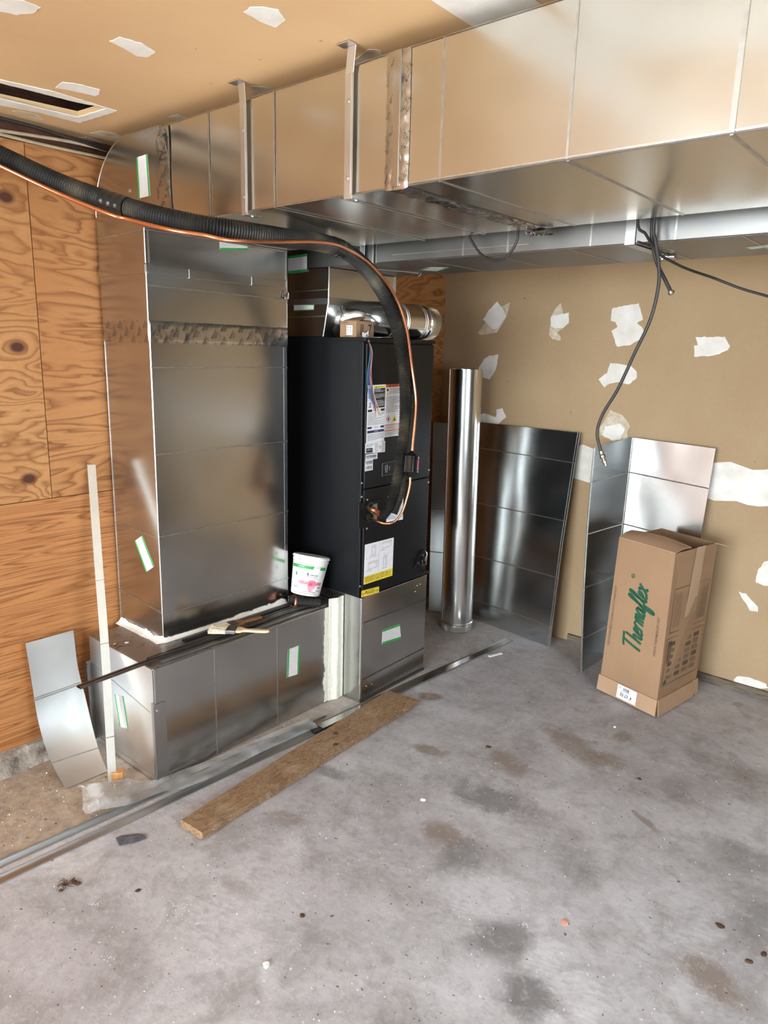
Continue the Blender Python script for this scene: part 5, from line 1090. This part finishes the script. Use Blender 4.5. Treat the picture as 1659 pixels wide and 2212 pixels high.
# printing
green = plain('green_script_ink', (.008, .085, .038, 1), .6); dk = plain('dark_carton_ink', (.09, .065, .045, 1), .7); br = plain('faded_carton_ink', (.19, .12, .07, 1), .8)
d = Decal(fs_)
L = {'T': [[(0, 1.95), (.5, 2.05), (1.7, 2.1)], [(.85, 2.05), (.8, 1), (.85, 0)]],
     'h': [[(1.75, 1.9), (1.75, 0)], [(1.75, .45), (1.95, .9), (2.2, .95), (2.25, .6), (2.25, .15), (2.45, .0), (2.65, .3)]],
     'e': [[(2.65, .4), (3.0, .6), (3.05, .9), (2.85, 1.0), (2.7, .7), (2.7, .25), (2.9, 0), (3.2, .2)]],
     'r': [[(3.3, 1), (3.35, .5), (3.3, 0)], [(3.33, .5), (3.55, .95), (3.85, 1)]],
     'm': [[(4.05, 1), (4.05, 0)], [(4.05, .5), (4.25, .95), (4.42, .9), (4.45, 0)], [(4.45, .5), (4.65, .95), (4.82, .9), (4.85, .15), (5.05, .1)]],
     'a': [[(5.65, .85), (5.4, 1.0), (5.15, .6), (5.2, .1), (5.45, .05), (5.65, .5), (5.7, .95), (5.7, .2), (5.9, 0), (6.1, .3)]],
     'f': [[(6.0, .2), (6.35, 1.1), (6.55, 1.9), (6.4, 2.1), (6.28, 1.7), (6.25, .4), (6.22, -.7), (6.4, -1.0), (6.55, -.6), (6.5, .1), (6.75, .3)]],
     'l': [[(6.75, .3), (7.1, 1.3), (7.15, 1.95), (6.98, 2.0), (6.9, 1.4), (6.95, .3), (7.15, 0), (7.35, .3)]],
     'e2': [[(7.3, .4), (7.65, .6), (7.7, .9), (7.5, 1.0), (7.35, .7), (7.35, .25), (7.55, 0), (7.85, .2)]],
     'x': [[(7.9, .9), (8.1, 1), (8.25, .5), (8.4, .05), (8.65, .1)], [(8.65, 1), (8.25, .5), (7.85, 0)]]}
w_face, h_face = .31, .778
def lg(x, y):
    x += .42*y; s_ = .0415                                        # metres per unit
    base_u, base_v = .395, .685                                    # start of the word, reading upwards
    return ((base_u*w_face+ .0 + (.072-y*s_*1.12))/w_face, (base_v*h_face - x*s_*.93)/h_face)
zz = 0
for k, ss in L.items():
    for s_ in ss:
        zz += 1; pp_ = spline([V((x, y, 0)) for x, y in s_], 8); pts_ = [lg(p.x, p.y) for p in pp_]
        hw = .0060; Lf = []; Rt = []
        P3 = [V((u*w_face, v*h_face, 0)) for u, v in pts_]
        for i, p in enumerate(P3):
            tt_ = (P3[min(i+1, len(P3)-1)]-P3[max(i-1, 0)]).normalized(); n2 = V((-tt_.y, tt_.x, 0))*hw; Lf.append(p+n2); Rt.append(p-n2)
        vs_ = [d.pt(q.x/w_face, q.y/h_face, .0008+.00002*zz) for q in Lf+Rt]; kk = len(P3); d.mb.add(vs_, [(i, i+1, kk+i+1, kk+i) for i in range(kk-1)], green)
ru, rv = lg(8.9, 1.9); d.text('R', ru-.012, rv-.008, ru+.012, rv+.008, green, rot=90); d.stroke([(ru+.028*math.cos(a), rv+.0125*math.sin(a)) for a in [i*.4488 for i in range(15)]], .004, green, asp=w_face/h_face)
d.text('INDUSTRIES BEST FLEXIBLE DUCT WARRANTY', .045, .295, .085, .685, dk, rot=90); d.text('WWW.THERMAFLEX.NET', .845, .395, .885, .64, dk, rot=90, bold=.01)
d.build('carton_print', t, 'dark green script lettering')
d = Decal(ss_)
def frame(u0, v0, u1, v1): 
    for a in ((u0, v0, u1, v0+.003), (u0, v1-.003, u1, v1), (u0, v0, u0+.006, v1), (u1-.006, v0, u1, v1)): d.rect(*a, dk)
frame(.10, .22, .95, .49); frame(.06, .52, .97, .82)
for k in range(9): d.lines(.16+k*.045, .25, .18+k*.045, .46, 1, br, seed=k, fill=1)
for k in range(5): d.rect(.72+k*.045, .25+.02*(k % 2), .74+k*.045, .46, br)
for i in range(4):
    for j in range(6): d.rect(.14+i*.20, .55+j*.042, .14+i*.20+.13, .575+j*.042, br if (i+j) % 3 else dk)
for k in range(8): d.rect(.10+k*.012, .54, .105+k*.012, .68, dk)
d.poly([(.09, .80), (.13, .785), (.17, .79), (.16, .81), (.11, .815)], green); d.poly([(.50, .60), (.53, .59), (.56, .60), (.53, .615)], green)
d.build('carton_print', t)
mb = MB(); q = [ss_(u, v)[0]+ss_(u, v)[1]*.0012 for u, v in ((.50, -.005), (.70, -.005), (.66, .40), (.42, .42))]; mb.plate(q, ss_(0, 0)[1], .0008); mb.build('paper_tape', M['papertape'], t)
d = Decal(lambda u, v: (fs_(.345+u*.335, .900+v*.085)[0]+fs_(0, 0)[1]*.0065+fs_(0, 0)[1]*.004*v, fs_(0, 0)[1])); d.sheet(M['white']); d.text('4" KP R8', .18, .50, .78, .82, M['ink'], rot=180, bold=.01); d.bars(.30, .10, .62, .34, 22, M['ink']); d.lines(.2, .38, .7, .44, 1, M['inkgrey']); d.lines(.05, .15, .2, .25, 2, M['inkgrey']); d.build('shipping_label', t)

# ------------------------------------------------------------------ cables and hoses
t = empty('hanging_air_hose', (-.84, 2.21, 1.99), 'long black air hose with brass coupler hanging in front of the folded sheet', 'hose')
hh_ = [P(1413, 478, 'Y', 2.20), P(1416, 520, 'Y', 2.20), P(1423, 570, 'Y', 2.20), P(1422, 620, 'Y', 2.20), P(1405, 690, 'Y', 2.20), P(1370, 765, 'Y', 2.20), P(1335, 840, 'Y', 2.20), P(1302, 895, 'Y', 2.20), P(1290, 935, 'Y', 2.20), P(1298, 975, 'Y', 2.20)]
hh_ = [V((hh_[0].x, 2.20, 2.25))]+hh_
tube_obj('hose_body', hh_, .0050, M['cable'], t, 12)
ax = (P(1308, 1001, 'Y', 2.20)-P(1298, 972, 'Y', 2.20)).normalized(); MB().lathe([(.007, 0), (.007, .010), (.0055, .011), (.009, .014), (.009, .022), (.005, .024), (.005, .030), (.007, .032), (.007, .040), (.005, .043), (.005, .050)], hh_[-1], ax, 20).build('brass_coupler', M['brass'], t, smooth=True)
t = empty('short_air_hose', (-.83, 2.22, 1.99), 'short black hose stub with ring end hanging beside the long air hose', 'hose')
hs = [P(1409, 478, 'Y', 2.23), P(1410, 530, 'Y', 2.23), P(1420, 570, 'Y', 2.23), P(1437, 605, 'Y', 2.23), P(1449, 630, 'Y', 2.23)]; tube_obj('hose_body', [V((hs[0].x, 2.23, 2.25))]+hs, .0054, M['cable'], t, 12)
MB().lathe([(.009, 0), (.009, .008), (.004, .008), (.004, .001)], hs[-1], (hs[-1]-hs[-2]).normalized(), 16).build('ring_end', M['brass'], t, smooth=True)
t = empty('thin_cable', (-.85, 2.22, 1.95), 'thin dark cable running from the trunk gap off to the right edge', 'cable')
cb = [P(1378, 476, 'Y', 2.215), P(1395, 506, 'Y', 2.215), P(1420, 545, 'Y', 2.215), P(1455, 567, 'Y', 2.3), P(1490, 583, 'Y', 2.4), P(1540, 600, 'Y', 2.5), P(1600, 623, 'Y', 2.55), P(1662, 641, 'Y', 2.6), P(1760, 670, 'Y', 2.7)]
tube_obj('cable_body', [V((cb[0].x, 2.215, 2.2))]+cb, .0042, M['cable'], t, 8)
t = empty('crossing_cable', (-.9, 2.25, 1.94), 'thin dark cable lying under the supply trunk from the folded strap', 'cable')
tube_obj('cable_body', [P(1378, 522, 'Z', SZ0-.006), P(1400, 530, 'Z', SZ0-.007), P(1430, 545, 'Z', SZ0-.008), P(1458, 560, 'Z', SZ0-.010)], .0035, M['cable'], t, 8)
t = empty('looped_cable', (-1.36, 2.19, 1.9), 'dark cable hanging in a loop below the big trunk near the foil tape', 'cable')
lc = [P(1014, 500, 'Y', 2.18), P(1022, 525, 'Y', 2.18), P(1040, 550, 'Y', 2.18), P(1065, 562, 'Y', 2.18), P(1090, 558, 'Y', 2.18), P(1108, 538, 'Y', 2.18), P(1118, 515, 'Y', 2.18), P(1119, 498, 'Y', 2.18)]
tube_obj('cable_body', [V((lc[0].x, 2.18, 2.15))]+lc+[V((lc[-1].x, 2.18, 2.15))], .0042, M['cable'], t, 10)
for k, (zz_, lab, mm) in enumerate(((2.262, 'tan cable along the top edge of the plywood, lowest of the cables', 'romex'), (2.278, 'tan cable along the top edge of the plywood, middle of the cables', 'romex'), (2.297, 'dark cable along the top edge of the plywood, highest of the cables', 'cable'))):
    t = empty('wall_cable', (-2.68, 1.3, zz_), lab, 'cable', 'cables along the top of the plywood')
    tube_obj('cable_body', [(-2.665+.004*k, .6+i*.16, zz_+.010+.012*math.sin(i*1.1+k*2)*(1 if k else .3)) for i in range(8)], .0055, M[mm], t, 8)

# ------------------------------------------------------------------ floor litter
def litter(name, px_, py_, r_, mat, lab, cat, flat=.35, seed=1):
    p = P(px_, py_, 'Z', 0); o_ = chip(name, None, p+V((0, 0, .0003)), r_, mat, flat, seed); props(o_, lab, cat); return o_
litter('plaster_chunk', 575, 2086, .009, M['chipwhite'], 'white plaster chunk on the concrete near the bottom of the photo', 'debris', .6, 2)
litter('plaster_chunk', 914, 1729, .008, M['chipwhite'], 'small white scrap on the concrete right of the plank', 'debris', .7, 5)
litter('plaster_chunk', 1328, 1571, .006, M['chipwhite'], 'tiny white chip on the floor in front of the cardboard box', 'debris', .6, 6)
litter('copper_scrap', 1220, 1993, .010, M['chipcopper'], 'pinkish chip on the stained concrete at lower right', 'debris', .25, 7)
litter('dry_leaf', 298, 1924, .007, M['leaf'], 'round dark leaf bit on the floor, right of the leaf cluster', 'leaf', .2, 8)
litter('dry_leaf', 653, 1978, .007, M['leaf'], 'brown leaf bit on the floor below the plank', 'leaf', .3, 9)
litter('dry_leaf', 1055, 1614, .009, M['leaf'], 'dark leaf bit on the brown stain, in line with the plank', 'leaf', .25, 10)
litter('dry_leaf', 1381, 1683, .007, M['leaf'], 'dark bit on the floor below the cardboard box', 'leaf', .3, 11)
litter('dry_leaf', 1555, 2000, .010, M['leaf'], 'thin dark leaf bit near the right edge of the floor', 'leaf', .2, 12)
litter('dry_leaf', 1650, 2062, .008, M['leaf'], 'dark leaf bit at the extreme right edge', 'leaf', .3, 13)
litter('dry_leaf', 1618, 2078, .008, M['leaf'], 'dark curled bit just left of the rightmost leaf', 'leaf', .5, 14)
p0, p1 = P(1056, 1419, 'Z', .004), P(1084, 1412, 'Z', .004)
t = empty('white_scrap', tuple(p0), 'white bent scrap strip on the floor below the flat sheet', 'debris'); MB().bar(p0, p1, .018, .006).build('scrap_body', M['white'], t, bevel=.002)
t = empty('shingle_scrap', tuple(P(283, 1815, 'Z', 0)), 'dark grey torn shingle scrap on the floor left of the plank', 'debris')
MB().plate([P(x, y, 'Z', .001) for x, y in ((250, 1812), (262, 1806), (300, 1802), (314, 1805), (316, 1812), (290, 1822), (258, 1828))], (0, 0, 1), .003).build('scrap_body', M['slate'], t)
t = empty('leaf_cluster', tuple(P(145, 1910, 'Z', 0)), 'spidery dark twig and leaf cluster at the left of the floor', 'leaf')
rn = random.Random(3); mb = MB(); c0 = P(142, 1911, 'Z', .004)
for k in range(16):
    a = rn.uniform(0, 6.28); L = rn.uniform(.012, .034); mb.tube([c0, c0+V((math.cos(a)*L*.6, math.sin(a)*L*.6, rn.uniform(.002, .012))), c0+V((math.cos(a+.4)*L, math.sin(a+.4)*L, 0))], lambda i: (.0018, .0014, .0006)[i], 5)
mb.build('twigs', M['leaf'], t)
for k in range(5): chip('leaf_bit', t, c0+V((rn.uniform(-.03, .03), rn.uniform(-.03, .03), -.003)), .006, M['leaf'], .4, k)
rn = random.Random(21)
mb = MB(); mats_ = [M['chipwhite'], M['chipwhite'], M['leaf'], M['leaf'], M['chipwhite']]
spots = [(380, 1958, .05, 40), (210, 1950, .03, 26), (230, 2068, .02, 14), (1130, 1995, .02, 14), (770, 1765, .03, 16), (560, 2060, .03, 8)]
def grain(p, s_, mt):
    a = rn.uniform(0, 6.28); q = [p+V((math.cos(a+k*1.57)*s_*rn.uniform(.6, 1.3), math.sin(a+k*1.57)*s_*rn.uniform(.5, 1), 0)) for k in range(4)]; mb.hexa(q, [x.lerp(p, .35)+V((0, 0, s_*.7)) for x in q], mt)
for (x, y, r_, n_) in spots:
    c0 = P(x, y, 'Z', .0004)
    for k in range(n_): grain(c0+V((rn.gauss(0, r_*.5), rn.gauss(0, r_*.4), 0)), rn.uniform(.0006, .0016), M['chipwhite'])
for k in range(420):
    x, y = rn.uniform(0, 1659), rn.uniform(1440, 2212)
    p = P(x, y, 'Z', .0004)
    if -2.15 < p.x < -1.7 and p.y > 1.1: continue
    if p.x < -2.0 or p.y > 3.0 and p.x > -1.45: continue
    grain(p, rn.uniform(.0008, .0026), rn.choice(mats_))
for k in range(260):
    p = V((rn.uniform(-2.6, -2.12), rn.uniform(.5, 1.22), .0005)); grain(p, rn.uniform(.001, .004), rn.choice([M['chipwhite'], M['card_light'], M['leaf']]))
o = mb.build('floor_grit', None); props(o, 'scattered plaster crumbs and dark grit over the concrete floor', 'debris', kind='stuff')

# ------------------------------------------------------------------ fold raised creases into the sheet they are pressed in, hang prints and screws on their part
bpy.context.view_layer.update()
def absorb(o, tgt):
    a, b = tgt.data, o.data; off = len(a.vertices); inv = tgt.matrix_world.inverted() @ o.matrix_world
    vs = [tuple(v.co) for v in a.vertices]+[tuple(inv @ v.co) for v in b.vertices]
    fs = [tuple(p.vertices) for p in a.polygons]+[tuple(i+off for i in p.vertices) for p in b.polygons]
    sm = [p.use_smooth for p in a.polygons]+[p.use_smooth for p in b.polygons]
    mi = [p.material_index for p in a.polygons]+[p.material_index+len(a.materials) for p in b.polygons]
    se = [tuple(e.vertices) for e in a.edges if e.use_edge_sharp]
    me = bpy.data.meshes.new(a.name); me.from_pydata(vs, [], fs)
    for m in list(a.materials)+list(b.materials): me.materials.append(m)
    me.polygons.foreach_set('material_index', mi); me.polygons.foreach_set('use_smooth', sm)
    if any(sm): me.set_sharp_from_angle(angle=math.radians(40))
    tgt.data = me; bpy.data.objects.remove(o)
base = lambda o: o.name.split('.')[0]
for o, par in JOIN:
    c_ = [c for c in COL.objects if c.parent == par and c != o and c.type == 'MESH' and any(k in base(c) for k in ('body', 'section', 'gores', 'leaf', 'sheet', 'cabinet'))]
    if c_:
        p0 = sum((v.co for v in o.data.vertices), V())/len(o.data.vertices)
        absorb(o, min(c_, key=lambda c: min((v.co-p0).length for v in c.data.vertices)))
def hang(o, par):
    o.parent = par; o.matrix_parent_inverse = par.matrix_world.inverted()
bpy.context.view_layer.update()
SUBS = {'tape_printing': ['foil_tape'], 'tub_label': ['tub'], 'lid_tab': ['lid'], 'carton_print': ['carton_wall', 'carton_body'], 'paper_tape': ['carton_wall'], 'shipping_label': ['foot_flap', 'carton_wall'], 'carton_label': ['carton_body'],
        'flap_tape': ['front_flap'], 'drier_label': ['filter_drier'], 'screw': ['strap_band', 'door_panel', 'box_body', 'stand_body', 'elbow_body'], 'sticker': ['box_body', 'stand_body', 'riser_body', 'elbow_body', 'plenum_body', 'duct_section'],
        'grommet': ['entry_plate'], 'exposed_bracket': ['entry_plate'], 'drain_plug': ['door_panel'], 'mastic_smear': ['box_body'], 'dusty_top': ['box_body'], 'crimped_collar': ['pipe_sleeve'], 'knot': ['plank_body'], 'splinters': ['plank_body'], 'pipe_clamp': ['suction_pipe']}
for k in ('instruction_label', 'warning_label', 'rating_label', 'barcode_label', 'maker_badge', 'wiring_label', 'diagram_label', 'caution_label', 'drain_port'): SUBS[k] = ['door_panel']
def ctr(o): bb = [o.matrix_world @ V(c) for c in o.bound_box]; return sum(bb, V())/8
for o in list(COL.objects):
    if o.parent and o.parent.type == 'EMPTY' and base(o) in SUBS:
        for k in SUBS[base(o)]:
            c_ = [c for c in COL.objects if c.parent == o.parent and base(c) == k]
            if c_: hang(o, min(c_, key=lambda c: (ctr(c)-ctr(o)).length)); break
bpy.context.view_layer.update()
